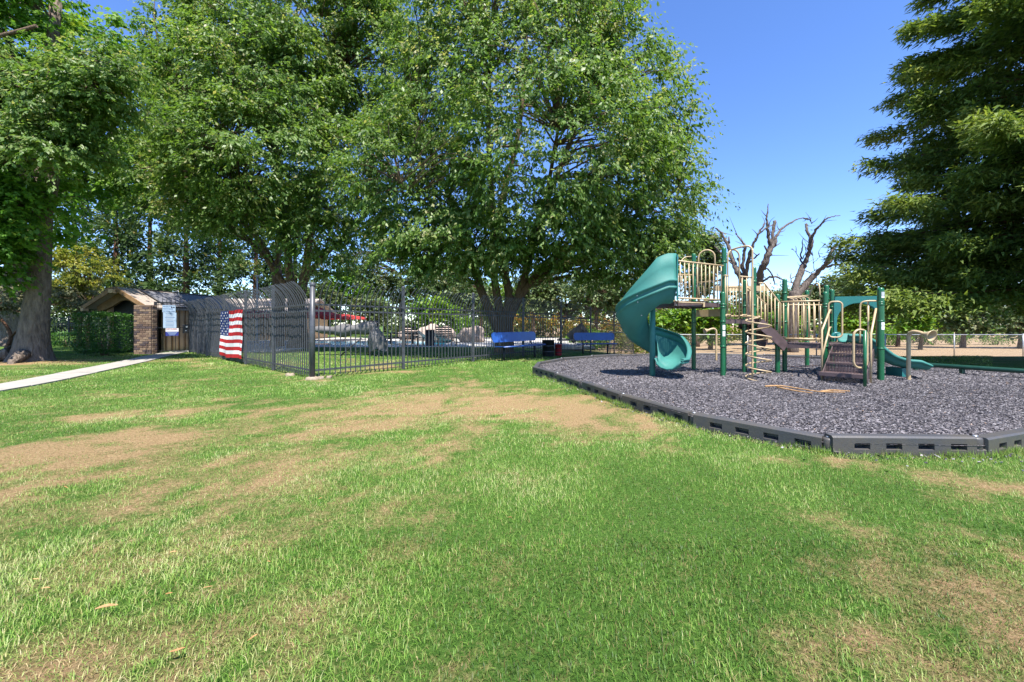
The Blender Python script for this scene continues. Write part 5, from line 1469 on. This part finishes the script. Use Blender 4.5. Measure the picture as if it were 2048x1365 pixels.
# front steps up to the deck beside the arch
E2 = np.array((.76, .65)); E1 = np.array((.65, -.76)); TOPC = np.array((6.27, 7.36))
E13 = np.array((*E1, 0)); E23 = np.array((*E2, 0))
def stq(back, side, zz): q = TOPC - E2 * back + E1 * side; return np.array((q[0], q[1], zz))
zs_ = [.235, .395, .555, LOW]; bk_ = [.80, .53, .26, .0]; SW = .56
stp = MB().box(stq(bk_[0] - .13, -.02, zs_[0]), (.28, SW + .06, .022), ax=E23, ay=E13).build('front_steps', M['perf'], PS)
for k in (1, 2):
    MB().box(stq(bk_[k] - .13, 0, zs_[k]), (.275, SW, .022), ax=E23, ay=E13).build('tread', M['perf'], stp)
for k in (1, 2, 3):
    MB().box(stq(bk_[k], 0, (zs_[k] + zs_[k - 1]) / 2), (.012, SW - .004, zs_[k] - zs_[k - 1] - .024), ax=E23, ay=E13).build('riser', M['perf'], stp)
    MB().box(stq(bk_[k] + .004, 0, zs_[k] - .004), (.02, SW + .006, .028), ax=E23, ay=E13).build('step_nosing', M['brown_coat'], stp)
MB().box(stq(bk_[0] + .012, -.02, .215), (.02, SW + .07, .07), ax=E23, ay=E13, bev=.004).build('step_nosing', M['brown_coat'], stp)
for sg in (-1, 1):
    a = stq(.72, sg * (SW / 2 + .012), .17); b_ = stq(-.02, sg * (SW / 2 + .012), .60); d = b_ - a; L_ = np.linalg.norm(d); d /= L_
    MB().box((a + b_) / 2, (L_, .014, .17), ax=d, ay=E13, az=np.cross(d, E13)).build('stringer', M['brown_coat'], stp)
# hand rails of the front steps
MB().tube([stq(.62, -.33, .03), stq(.62, -.33, .98), stq(.03, -.33, 1.36), stq(-.05, -.33, 1.36), stq(-.08, -.33, 1.30)], .017, 8).build('hand_rail', M['tan'], PS)
MB().tube([stq(.60, -.33, .52), stq(.05, -.33, 1.03), stq(-.06, -.33, 1.03)], .016, 8).build('hand_rail', M['tan'], PS)
MB().tube([stq(.60, .33, .02), stq(.60, .33, .92), stq(.10, .33, 1.36), stq(.0, .33, 1.38), stq(-.02, .33, .70)], .017, 8).build('hand_rail', M['tan'], PS)
def loop_panel(c0, c1, z0, z1, r=.06, rad=.016, name='grab_loop'):
    c0 = np.array(c0, float); c1 = np.array(c1, float); h = np.linalg.norm(c1 - c0); e = np.array((*((c1 - c0) / h), 0)); u = np.array((0, 0, 1.0)); r = min(r, h / 2 * .99)
    A = pw(*c0, z0); pts_ = []
    for (cx_, cz_, a0_, a1_) in ((r, r, math.pi, 1.5 * math.pi), (h - r, r, 1.5 * math.pi, 2 * math.pi), (h - r, z1 - z0 - r, 0, .5 * math.pi), (r, z1 - z0 - r, .5 * math.pi, math.pi)):
        pts_ += arc_pts(A + e * cx_ + u * cz_, e, u, r, a0_, a1_, 6)
    pts_.append(pts_[0])
    return MB().tube(pts_, rad, 8, caps=False).build(name, M['tan'], PS)
loop_panel((5.55, 6.50), (5.77, 6.50), .38, 1.0, .10, .018)
MB().tube([pw(5.70, 6.46, .0), pw(5.70, 6.46, .99)], .024, 10).build('newel_post', M['green_post'], PS)
loop_panel((6.06, 7.66), (6.24, 7.56), .84, 1.52, .07)
MB().tube(catmull([pw(6.44, 7.06, 1.50), pw(6.30, 7.10, 1.50), pw(6.23, 7.14, 1.46), pw(6.22, 7.15, 1.3), pw(6.22, 7.15, .76)], 4), .015, 7).build('hand_rail', M['tan'], PS)
MB().tube([pw(6.34, 7.12, 1.5), pw(6.34, 7.12, .70)], .015, 7).build('hand_rail', M['tan'], PS)
# arch panel
A0, A1 = np.array((6.74, 8.40)), np.array((6.98, 7.52)); A1 = np.array((7.46, 8.05)); A0 = np.array((6.66, 8.30))
e = (A1 - A0); W = np.linalg.norm(e); e /= W; nrm = np.array((e[1], -e[0]))
zb, zt = .74, 1.66
out_ = [(0, zb), (0, zt), (W, zt - .0), (W, zb)]; r_in = W * .44; cxx = W / 2
inn = [(cxx + r_in, zb)] + [(cxx + r_in * math.cos(a), 1.16 + r_in * 1.0 * math.sin(a)) for a in np.linspace(0, math.pi, 15)] + [(cxx - r_in, zb)]
def P_(u, zz, dn): q = A0 + e * u + nrm * dn; return (q[0], q[1], zz)
mb = MB()
left = [(0, zb), (0, zt)]
ring_o = [(W, zb)] + [(min(max(cxx + 3 * math.cos(a), 0), W), min(1.10 + 3 * math.sin(a), zt) if math.sin(a) > .05 else 1.1) for a in np.linspace(0, math.pi, 15)] + [(0, zb)]
ring_o[1] = (W, 1.16); ring_o[-2] = (0, 1.16)
for i, a in enumerate(np.linspace(0, math.pi, 15)):
    c_, s_ = math.cos(a), math.sin(a)
    k = min((W / 2) / abs(c_) if abs(c_) > 1e-6 else 9, (zt - 1.16) / s_ if s_ > 1e-6 else 9)
    ring_o[i + 1] = (cxx + k * c_, 1.16 + k * s_)
G = np.array([[P_(*ring_o[i], .0), P_(*inn[i], .0), P_(*inn[i], .05), P_(*ring_o[i], .05)] for i in range(len(inn))])
mb.grid(G, sm=False, close_u=True); mb.build('arch_panel', M['teal_dark'], PS)
MB().tube([P_(u, zz, -.0) for u, zz in inn], .014, 6).build('arch_trim', M['teal'], PS)

# spiral slide
SCX, SCY = 2.72, 7.75
def slide_row(s):
    """s degrees along the turn, below 0 the straight entry from the deck"""
    th = math.radians(-90 - max(0, min(s, 318)))
    er = np.array((math.cos(th), math.sin(th), 0)); c_ = np.array((SCX, SCY, 0))
    if s < 0: c_ = c_ + np.array((-s / 60.0, 0, 0))
    if s > 318: c_ = c_ + np.array((math.sin(th), -math.cos(th), 0)) * (s - 318) / 100.0
    f = np.clip(s / 318, 0, 1)
    zf = 1.50 - 1.20 * (f + .07 * math.sin(f * math.pi)) if s >= 0 else 1.50 + .02
    if s > 306: zf = .30
    ex = .44 if s < 12 else .44 * max(0.0, 1 - (s - 12) / 80) ** 1.7
    wall = 1.0 if s < 255 else max(.42, 1 - (s - 255) / 90)
    exi = .42 if s < 8 else max(0.0, .42 * (1 - (s - 8) / 30))
    bw = .13 * float(smooth(20, 90, s) * smooth(280, 200, s))
    prof = [(.10 + .02 * (exi > 0), .26 * (1 if s < 270 else .5) + exi), (.115, .14), (.15, .05), (.24, -.02 - bw), (.36, -.045 - bw), (.47, -.03 - bw * .8), (.55, .03 - bw * .4), (.605, .11), (.632, .185 * wall), (.64, .20 * wall), (.668, .212 * wall), (.670, .235 * wall), (.646, .25 * wall),
            (.652, .30 * wall), (.656, .325 * wall), (.686, .335 * wall), (.688, .36 * wall), (.664, .375 * wall), (.655, .378 * wall + ex * .5), (.64, .38 * wall + ex), (.615, .385 * wall + ex)]
    return [c_ + er * r + np.array((0, 0, zf + dz)) for r, dz in prof]
rows = [slide_row(s) for s in [-12, -8, -4] + list(range(0, 319, 6)) + [322, 326, 330]]
sl_o = MB().grid(np.array(rows)).build('spiral_slide', M['teal'], PS)
so_ = sl_o.modifiers.new('wall', 'SOLIDIFY'); so_.thickness = .022; so_.offset = 0
MB().tube([(SCX, SCY, .0), (SCX, SCY, 1.72)], .055, 12).build('slide_column', M['teal'], sl_o)
er_ = rows[-1]
MB().tube([p_ for p_ in er_[2:8]], .020, 8).build('slide_lip', M['teal'], sl_o)
# moulded seams with bolts where the slide sections join
for s_ in (42, 108, 176, 240):
    rr2 = slide_row(s_); sm2 = MB().tube([p_ for p_ in rr2[1:18]], .0125, 6).build('seam', M['teal'], sl_o)
    for q in (5, 8, 13):
        c_ = np.array(rr2[q]); o2 = c_ - np.array((SCX, SCY, c_[2])); o2 /= np.linalg.norm(o2)
        MB().tube([c_, c_ + o2 * .028], .011, 6).build('bolt', M['steel'], sl_o)
# entry frame plate where the hood meets the deck
r0_ = rows[0]
MB().box((2.925, 7.08, 1.92), (.02, .03, .80)).build('hood_flange', M['teal_dark'], sl_o)

# short wave slide
path_ = catmull([pw(6.62, 8.02, .74), pw(6.85, 7.95, .73), pw(7.05, 7.87, .58), pw(7.25, 7.78, .38), pw(7.45, 7.70, .29), pw(7.62, 7.63, .27), pw(7.80, 7.55, .25)], 5)
tg = np.gradient(path_, axis=0); tg = unit(tg)
rows = []
for i, (p_, t_) in enumerate(zip(path_, tg)):
    s_ = unit(np.cross(t_, (0, 0, 1.0))); u_ = np.cross(s_, t_)
    k = 1.0 if i < len(path_) - 4 else .55 + .45 * (len(path_) - 1 - i) / 4
    prof = [(-.245, .10 * k), (-.255, .135 * k), (-.235, .15 * k), (-.215, .135 * k), (-.20, .05), (-.14, .0), (0, -.012), (.14, .0), (.20, .05), (.215, .135 * k), (.235, .15 * k), (.255, .135 * k), (.245, .10 * k)]
    rows.append([p_ + s_ * a + u_ * b_ for a, b_ in prof])
ws = MB().grid(np.array(rows)).build('wave_slide', M['teal'], PS)
so_ = ws.modifiers.new('wall', 'SOLIDIFY'); so_.thickness = .018; so_.offset = 0
MB().tube(catmull([pw(6.60, 8.28, .78), pw(6.66, 8.27, .90), pw(6.76, 8.24, .88), pw(6.86, 8.20, .78)], 4), .03, 8).build('slide_rim', M['teal_dark'], ws)
MB().box((7.42, 7.71, .18), (.13, .34, .16)).build('slide_foot', M['teal_dark'], ws)

# ---------------------------------------------------------------- talk tubes
def talk_tube(label, x, y, ang, zt, r, horn_r):
    t = thing('talk_tube', label, 'talk tube', (x, y, MULCH_Z), ang)
    def loc(pts_): return [np.array(q, float) for q in pts_]
    zt = zt - MULCH_Z
    mb = MB(); mb.tube(catmull([(0, 0, -.1), (0, 0, .3), (0, 0, zt - .16), (.01, 0, zt - .05), (.07, 0, zt), (.16, 0, zt - .012), (.21, 0, zt - .03)], 5), r, 12)
    o = bpy.data.objects.new('pipe', mb.mesh('pipe', M['tan'])); link(o, t)
    mb = MB(); ring = []
    for k, (q, rr_) in enumerate(((.20, r), (.25, r * 1.25), (.31, horn_r * .8), (.345, horn_r), (.34, horn_r * .9), (.29, horn_r * .55), (.22, r * .7))):
        c_ = np.array((q, 0, zt - .03 - (q - .2) * .25)); d = unit(np.array((1.0, 0, -.25))); u_ = np.array((0, 1.0, 0)); w_ = np.cross(d, u_)
        ring.append([c_ + rr_ * (math.cos(a) * u_ + math.sin(a) * w_) for a in np.linspace(0, 2 * math.pi, 18, endpoint=False)])
    mb.grid(np.array(ring), close_u=True)
    o = bpy.data.objects.new('horn', mb.mesh('horn', M['tan'])); link(o, t)
talk_tube('tan talk tube with wide horn standing right of the short teal slide', 6.97, 7.03, math.radians(-80), .96, .03, .10)
talk_tube('tan talk tube with small horn bent left behind the high deck', 5.72, 11.2, math.radians(184), .97, .027, .08)

# ---------------------------------------------------------------- balance beam
bb = thing('balance_beam', 'long low dark green balance beam angled across the mulch', 'balance beam', (9.1, 7.9, MULCH_Z))
mb = MB(); mb.tube(catmull([(8.45, 8.78, .235), (8.75, 8.45, .235), (9.05, 7.85, .235), (9.45, 7.1, .235), (9.8, 6.5, .235)], 5), .045, 8); mb.build('beam', M['beam'], bb)
for q in ((8.62, 8.55), (8.98, 7.98), (9.6, 6.85)):
    MB().box((q[0], q[1], .12), (.06, .06, .16)).build('leg', M['beam'], bb)

# ---------------------------------------------------------------- blue benches
def rounded_panel(mb, W_, H_, r, th, f):
    """rounded rectangle slab; f maps (u, v, w) to world"""
    o_ = []
    for (cx_, cz_, a0_) in ((W_ / 2 - r, -H_ / 2 + r, -math.pi / 2), (W_ / 2 - r, H_ / 2 - r, 0), (-W_ / 2 + r, H_ / 2 - r, math.pi / 2), (-W_ / 2 + r, -H_ / 2 + r, math.pi)):
        o_ += [(cx_ + r * math.cos(a0_ + k * math.pi / 10), cz_ + r * math.sin(a0_ + k * math.pi / 10)) for k in range(6)]
    n = len(o_)
    mb.add([f(u, v, -th / 2) for u, v in o_] + [f(u, v, th / 2) for u, v in o_], [tuple(reversed(range(n))), tuple(range(n, 2 * n))] + [(i, (i + 1) % n, n + (i + 1) % n, n + i) for i in range(n)])
def bench(label, x, y, z_, ang, L_):
    t = thing('park_bench', label, 'bench', (x, y, z_), ang, 'blue park benches')
    mb = MB(); rounded_panel(mb, L_, .30, .10, .02, lambda u, v, w: (u, .20 + w + v * .18, .70 + v)); bk = link(bpy.data.objects.new('backrest', mb.mesh('backrest', M['blue'])), t)
    mb = MB(); rounded_panel(mb, L_, .36, .06, .022, lambda u, v, w: (u, -.06 + v, .44 + w - .03 * (v > .15)));
    mb.tube([(-L_ / 2 + .03, -.245, .425), (L_ / 2 - .03, -.245, .425)], .018, 7)
    link(bpy.data.objects.new('seat', mb.mesh('seat', M['blue'])), t)
    for s in (-1, 1):
        xx = s * (L_ / 2 - .32)
        mb = MB().tube([(xx, 0, -.1), (xx, 0, .40)], .032, 10).box((xx, -.04, .405), (.05, .36, .03)); link(bpy.data.objects.new('leg', mb.mesh('leg', M['black'])), t)
        mb = MB().tube([(xx, .1, .41), (xx, .17, .5), (xx, .23, .82)], .018, 7); link(bpy.data.objects.new('back_brace', mb.mesh('back_brace', M['black'])), t)
ab = math.atan2(DR[1], DR[0])
bp = CORNER + DR * 6.35 + outR * .42
bench('blue metal bench set parallel to the picket fence under the central tree', bp[0] - .02, bp[1] - .1, 0, ab, 2.25)
bench('blue metal bench facing the play bed, nearest the spiral slide', 3.25, 15.6, tz(3.25, 15.6), math.radians(4), 1.62)

# ---------------------------------------------------------------- bins and things along the fence
def bin_(label, name, x, y, z_, r, h, mat, cat='bin'):
    t = thing(name, label, cat, (x, y, z_))
    o = link(bpy.data.objects.new('barrel', MB().lathe([(0, 0), (r * .92, 0), (r, .03), (r, h - .03), (r * 1.06, h - .03), (r * 1.06, h), (r * .9, h), (r * .88, h - .1), (0, h - .12)], n=18).mesh('barrel', mat)), t)
    for q in (.3, .65):
        link(bpy.data.objects.new('band', MB().lathe([(r * 1.005, h * q - .012), (r * 1.02, h * q), (r * 1.005, h * q + .012)], n=18).mesh('band', M['black'] if mat != M['black'] else M['fence'])), t)
bin_('black round litter bin between the two blue benches', 'litter_bin', 1.25, 13.7, 0, .20, .56, M['black'])
bin_('small red bucket standing beside the black litter bin', 'red_bucket', 1.62, 14.0, 0, .12, .40, M['red_bin'], 'bucket')
bin_('dark grey bin beside the slatted bench on the pool lawn', 'litter_bin', -4.15, 20.2, .03, .24, .8, M['fence'])

# ---------------------------------------------------------------- furniture inside the fence
def slat_bench(label, x, y, ang):
    t = thing('slat_bench', label, 'bench', (x, y, .03), ang, 'brown slatted pool benches')
    for k in range(5):
        link(bpy.data.objects.new('back_slat', MB().box((0, .22 + .035 * k, .48 + .11 * k), (.95, .025, .07)).mesh('back_slat', M['wood'])), t)
    for k in range(4):
        link(bpy.data.objects.new('seat_slat', MB().box((0, -.2 + .1 * k, .40), (.95, .08, .025)).mesh('seat_slat', M['wood'])), t)
    for sx in (-.4, .4):
        for sy in (-.2, .2):
            link(bpy.data.objects.new('leg', MB().box((sx, sy, .2), (.04, .04, .40)).mesh('leg', M['wood'])), t)
slat_bench('brown slatted pool bench beside the dark grey bin', -4.9, 20.1, 2.6)
slat_bench('brown slatted pool bench turned sideways near the grey boulder', -3.25, 20.0, .7)
def boulder(label, x, y, z_, r, seed):
    rg_ = np.random.default_rng(seed); mb = MB(); n = 14
    G = np.zeros((9, n, 3))
    for i in range(9):
        ph = math.pi * i / 8
        for j in range(n):
            a = 2 * math.pi * j / n; d = np.array((math.sin(ph) * math.cos(a), math.sin(ph) * math.sin(a), math.cos(ph)))
            k = 1 + .18 * math.sin(d[0] * 3 + seed) * math.cos(d[1] * 4 - seed) + .1 * math.sin(d[2] * 6 + seed * 2 + d[0] * 5)
            G[i, j] = np.array((x, y, z_ + r * .5)) + d * np.array((1.2, .9, .85)) * r * k
    mb.grid(G, sm=False, close_u=True)
    tag(mb.build('boulder', M['rock'], None, (x, y, z_)), label, 'boulder')
boulder('pinkish boulder behind the slatted benches by the pool', -5.4, 26.6, .03, .75, 1); boulder('pale angular boulder left of the pinkish one', -7.0, 27.2, .03, .6, 2)
boulder('large grey brown boulder near the forked tree trunk', -2.5, 24.2, .03, .7, 3); boulder('reddish boulder beside the dark grey bin', -4.3, 25.4, .03, .65, 4)
def umbrella(label, x, y, r, zt, zr):
    t = thing('patio_umbrella', label, 'umbrella', (x, y, .03), group='red pool umbrellas')
    G = np.zeros((5, 24, 3))
    for i, f in enumerate((.03, .35, .7, .98, 1.0)):
        for j in range(24):
            a = 2 * math.pi * j / 24; rr_ = r * f * (1 - .05 * abs(math.sin(a * 4)) * f)
            G[i, j] = (rr_ * math.cos(a), rr_ * math.sin(a), zt - (zt - zr) * f - (0 if i < 4 else .14))
    link(bpy.data.objects.new('canopy', MB().grid(G, close_u=True).mesh('canopy', M['red_fabric'])), t)
    link(bpy.data.objects.new('pole', MB().tube([(0, 0, 0), (0, 0, zt + .06)], .025, 8).mesh('pole', M['steel'])), t)
umbrella('red pool umbrella right behind the round corner post', -10.9, 22.6, 1.25, 2.05, 1.55)
umbrella('red flat pool umbrella beyond the first one, over the hedge', -11.5, 27.4, 1.5, 1.80, 1.55)
umbrella('red pool umbrella seen low beside the flag', -15.6, 24.4, 1.2, 2.0, 1.62)
# pool table with chairs in silhouette
t = thing('picnic_table', 'dark metal picnic table with bench seats beyond the pool lawn', 'table', (-6.0, 21.8, .03))
for name, b_ in (('table_top', ((-6.0, 21.8, .62), (1.7, .8, .05))), ('bench_seat', ((-6.0, 21.2, .36), (1.7, .28, .05))), ('bench_seat', ((-6.0, 22.4, .36), (1.7, .28, .05)))):
    MB().box(b_[0], b_[1], bev=.01).build(name, M['black'], t)
for sx in (-.6, .6):
    MB().box((-6.0 + sx, 21.8, .33), (.07, 1.1, .06)).box((-6.0 + sx, 21.8, .32), (.09, .09, .60)).build('leg', M['black'], t)
# slumped grey shade cloth on a leaning post
t = thing('shade_cloth', 'grey shade cloth slumped over a leaning post inside the fence, right of the corner post', 'canopy', (-5.2, 13.6, 0))
rg_ = np.random.default_rng(4); G = np.zeros((22, 12, 3))
for i in range(22):
    for j in range(12):
        u, v = i / 21, j / 11
        x = -6.9 + 2.25 * u; zc = .93 + .16 * u - .16 * math.sin(u * math.pi) * .6
        a = v * 2 * math.pi; rr_ = .05 + .10 * math.sin(u * math.pi) ** .6 + .05 * u
        G[i, j] = (x + .02 * math.sin(a * 3 + u * 9), 13.9 + rr_ * math.cos(a) * 1.4 + .02 * math.sin(u * 23 + a), zc + rr_ * math.sin(a) * (1 + .25 * math.sin(u * 17)) - .1 * max(0, -math.sin(a)) * u)
MB().grid(G, close_u=True).build('rolled_cloth', M['grey_cloth'], t)
G = np.zeros((14, 14, 3))
for i in range(14):
    for j in range(14):
        u = i / 13; a = j / 14 * 2 * math.pi
        rr_ = (.10 + .20 * math.sin(min(1, u * 1.25) * math.pi * .62)) * (1 + .22 * math.sin(a * 4 + 2) * u)
        G[i, j] = (-4.72 + .12 * u + rr_ * math.cos(a), 13.8 + rr_ * .8 * math.sin(a), 1.0 - .78 * u + .06 * math.sin(a * 3) * u)
MB().grid(G, close_u=True).build('hanging_bundle', M['grey_cloth'], t)
MB().tube([(-4.95, 13.85, -.1), (-4.9, 13.85, .6), (-4.85, 13.85, 1.05)], .05, 8).build('post', M['bark_brown'], t)
MB().tube([(-5.9, 13.7, .0), (-5.2, 13.8, .62)], .025, 7).build('strut', M['black'], t)
MB().box((-4.80, 13.9, 1.14), (.22, .2, .16), bev=.02).build('gear_box', M['brown_coat'], t)
# reclining swing seat behind the second bench
t = thing('swing_seat', 'dark reclining patio swing seat inside the fence behind the further blue bench', 'chair', (3.0, 20.6, tz(3, 20.6)))
zb_ = tz(3, 20.6)
MB().box((3.0, 20.6, zb_ + .5), (1.3, .6, .07)).build('seat', M['grey_cloth'], t)
MB().box((3.4, 20.8, zb_ + .85), (1.0, .08, .6), ax=np.array((.8, 0, .6)), az=np.array((-.6, 0, .8))).build('backrest', M['grey_cloth'], t)
for pts_ in ([(2.3, 20.6, zb_), (2.75, 20.6, zb_ + 1.7)], [(3.9, 20.6, zb_), (3.5, 20.6, zb_ + 1.7)], [(2.4, 20.6, zb_ + 1.66), (3.9, 20.6, zb_ + 1.58)]):
    MB().tube(pts_, .03, 7).build('frame', M['black'], t)
# lamp poles
def lamp(label, x, y, h, z_=0.0):
    t = thing('lamp_post', label, 'lamp', (x, y, z_))
    MB().tube([(x, y, z_), (x, y, z_ + h)], .05, 8).build('pole', M['grey_label'], t)
    MB().box((x + .12, y, z_ + h), (.42, .18, .09), bev=.02).build('lamp_head', M['grey_label'], t)
lamp('slim grey lamp post rising above the fence tips left of the corner post', -15.3, 24.0, 4.0)
lamp('tall grey pole behind the second bench, left of the spiral slide', 8.4, 27.6, 3.9, tz(8.4, 27.6))
# green notice pillar
t = thing('door_notice', 'small white notice board fixed near the brick pier behind the picket fence', 'sign', (-12.1, 16.9, 0))
MB().box((-12.1, 16.9, .9), (.04, .04, 1.8)).build('stake', M['black'], t); MB().box((-12.1, 16.86, 1.25), (.12, .02, .40)).build('board', M['white'], t)

# ---------------------------------------------------------------- litter on lawn and mulch
def leaf_thing(x, y, L_, ang, seed, mat):
    rg_ = random.Random(seed); mb = MB(); G = []
    for i in range(6):
        u = i / 5; w = L_ * .10 * math.sin(math.pi * min(1, u * .94 + .04)) + .001
        G.append([(L_ * (u - .5), s * w, .012 + .5 * w * abs(s) + .06 * L_ * math.sin(u * 3 + seed)) for s in (-1, -.5, 0, .5, 1)])
    mb.grid(np.array(G))
    o = link(bpy.data.objects.new('fallen_leaf', mb.mesh('fallen_leaf', mat)))
    o.location = (x, y, float(lawn_z(np.array(x), np.array(y))) + .028); o.rotation_euler = (rg_.uniform(-.3, .3), rg_.uniform(-.3, .3), ang)
    tag(o, 'small curled brown dry leaf lying on the lawn', 'leaf', 'fallen leaves on the lawn')
LV = [(212, 1235, .10, .6), (468, 1110, .06, 1.5), (335, 1208, .05, 1.4), (415, 1195, .05, .5), (245, 940, .05, 0), (248, 965, .05, .3), (345, 1120, .04, .7), (537, 1143, .04, -.4), (130, 985, .05, 0), (72, 1175, .04, 0), (355, 1325, .07, .3), (505, 1300, .05, 1), (90, 1195, .05, .2), (1020, 1050, .04, .4), (1930, 1030, .04, .2), (105, 818, .09, .3), (560, 880, .07, .2), (640, 1010, .04, 1)]
for k, (px, py, L_, a) in enumerate(LV):
    x, y = ground_pt(px, py); leaf_thing(x, y, L_ * .62, a, k, M['dry_leaf'] if k % 3 else M['dry_twig'])
t = thing('dry_branch', 'long dry tan palm frond strip lying on the rubber mulch', 'branch', (3.9, 6.3, MULCH_Z))
for pts_ in ([(1530, 777), (1560, 776), (1600, 782), (1640, 788), (1690, 789)], [(1555, 779), (1590, 786), (1625, 791)], [(1640, 788), (1665, 785), (1700, 787)]):
    P = [np.array((*ground_pt(a, b_, MULCH_Z), MULCH_Z + .03)) for a, b_ in pts_]
    MB().tube(catmull(P, 4), np.linspace(.014, .006, (len(P) - 1) * 4 + 1), 6).build('twig', M['dry_twig'], t)
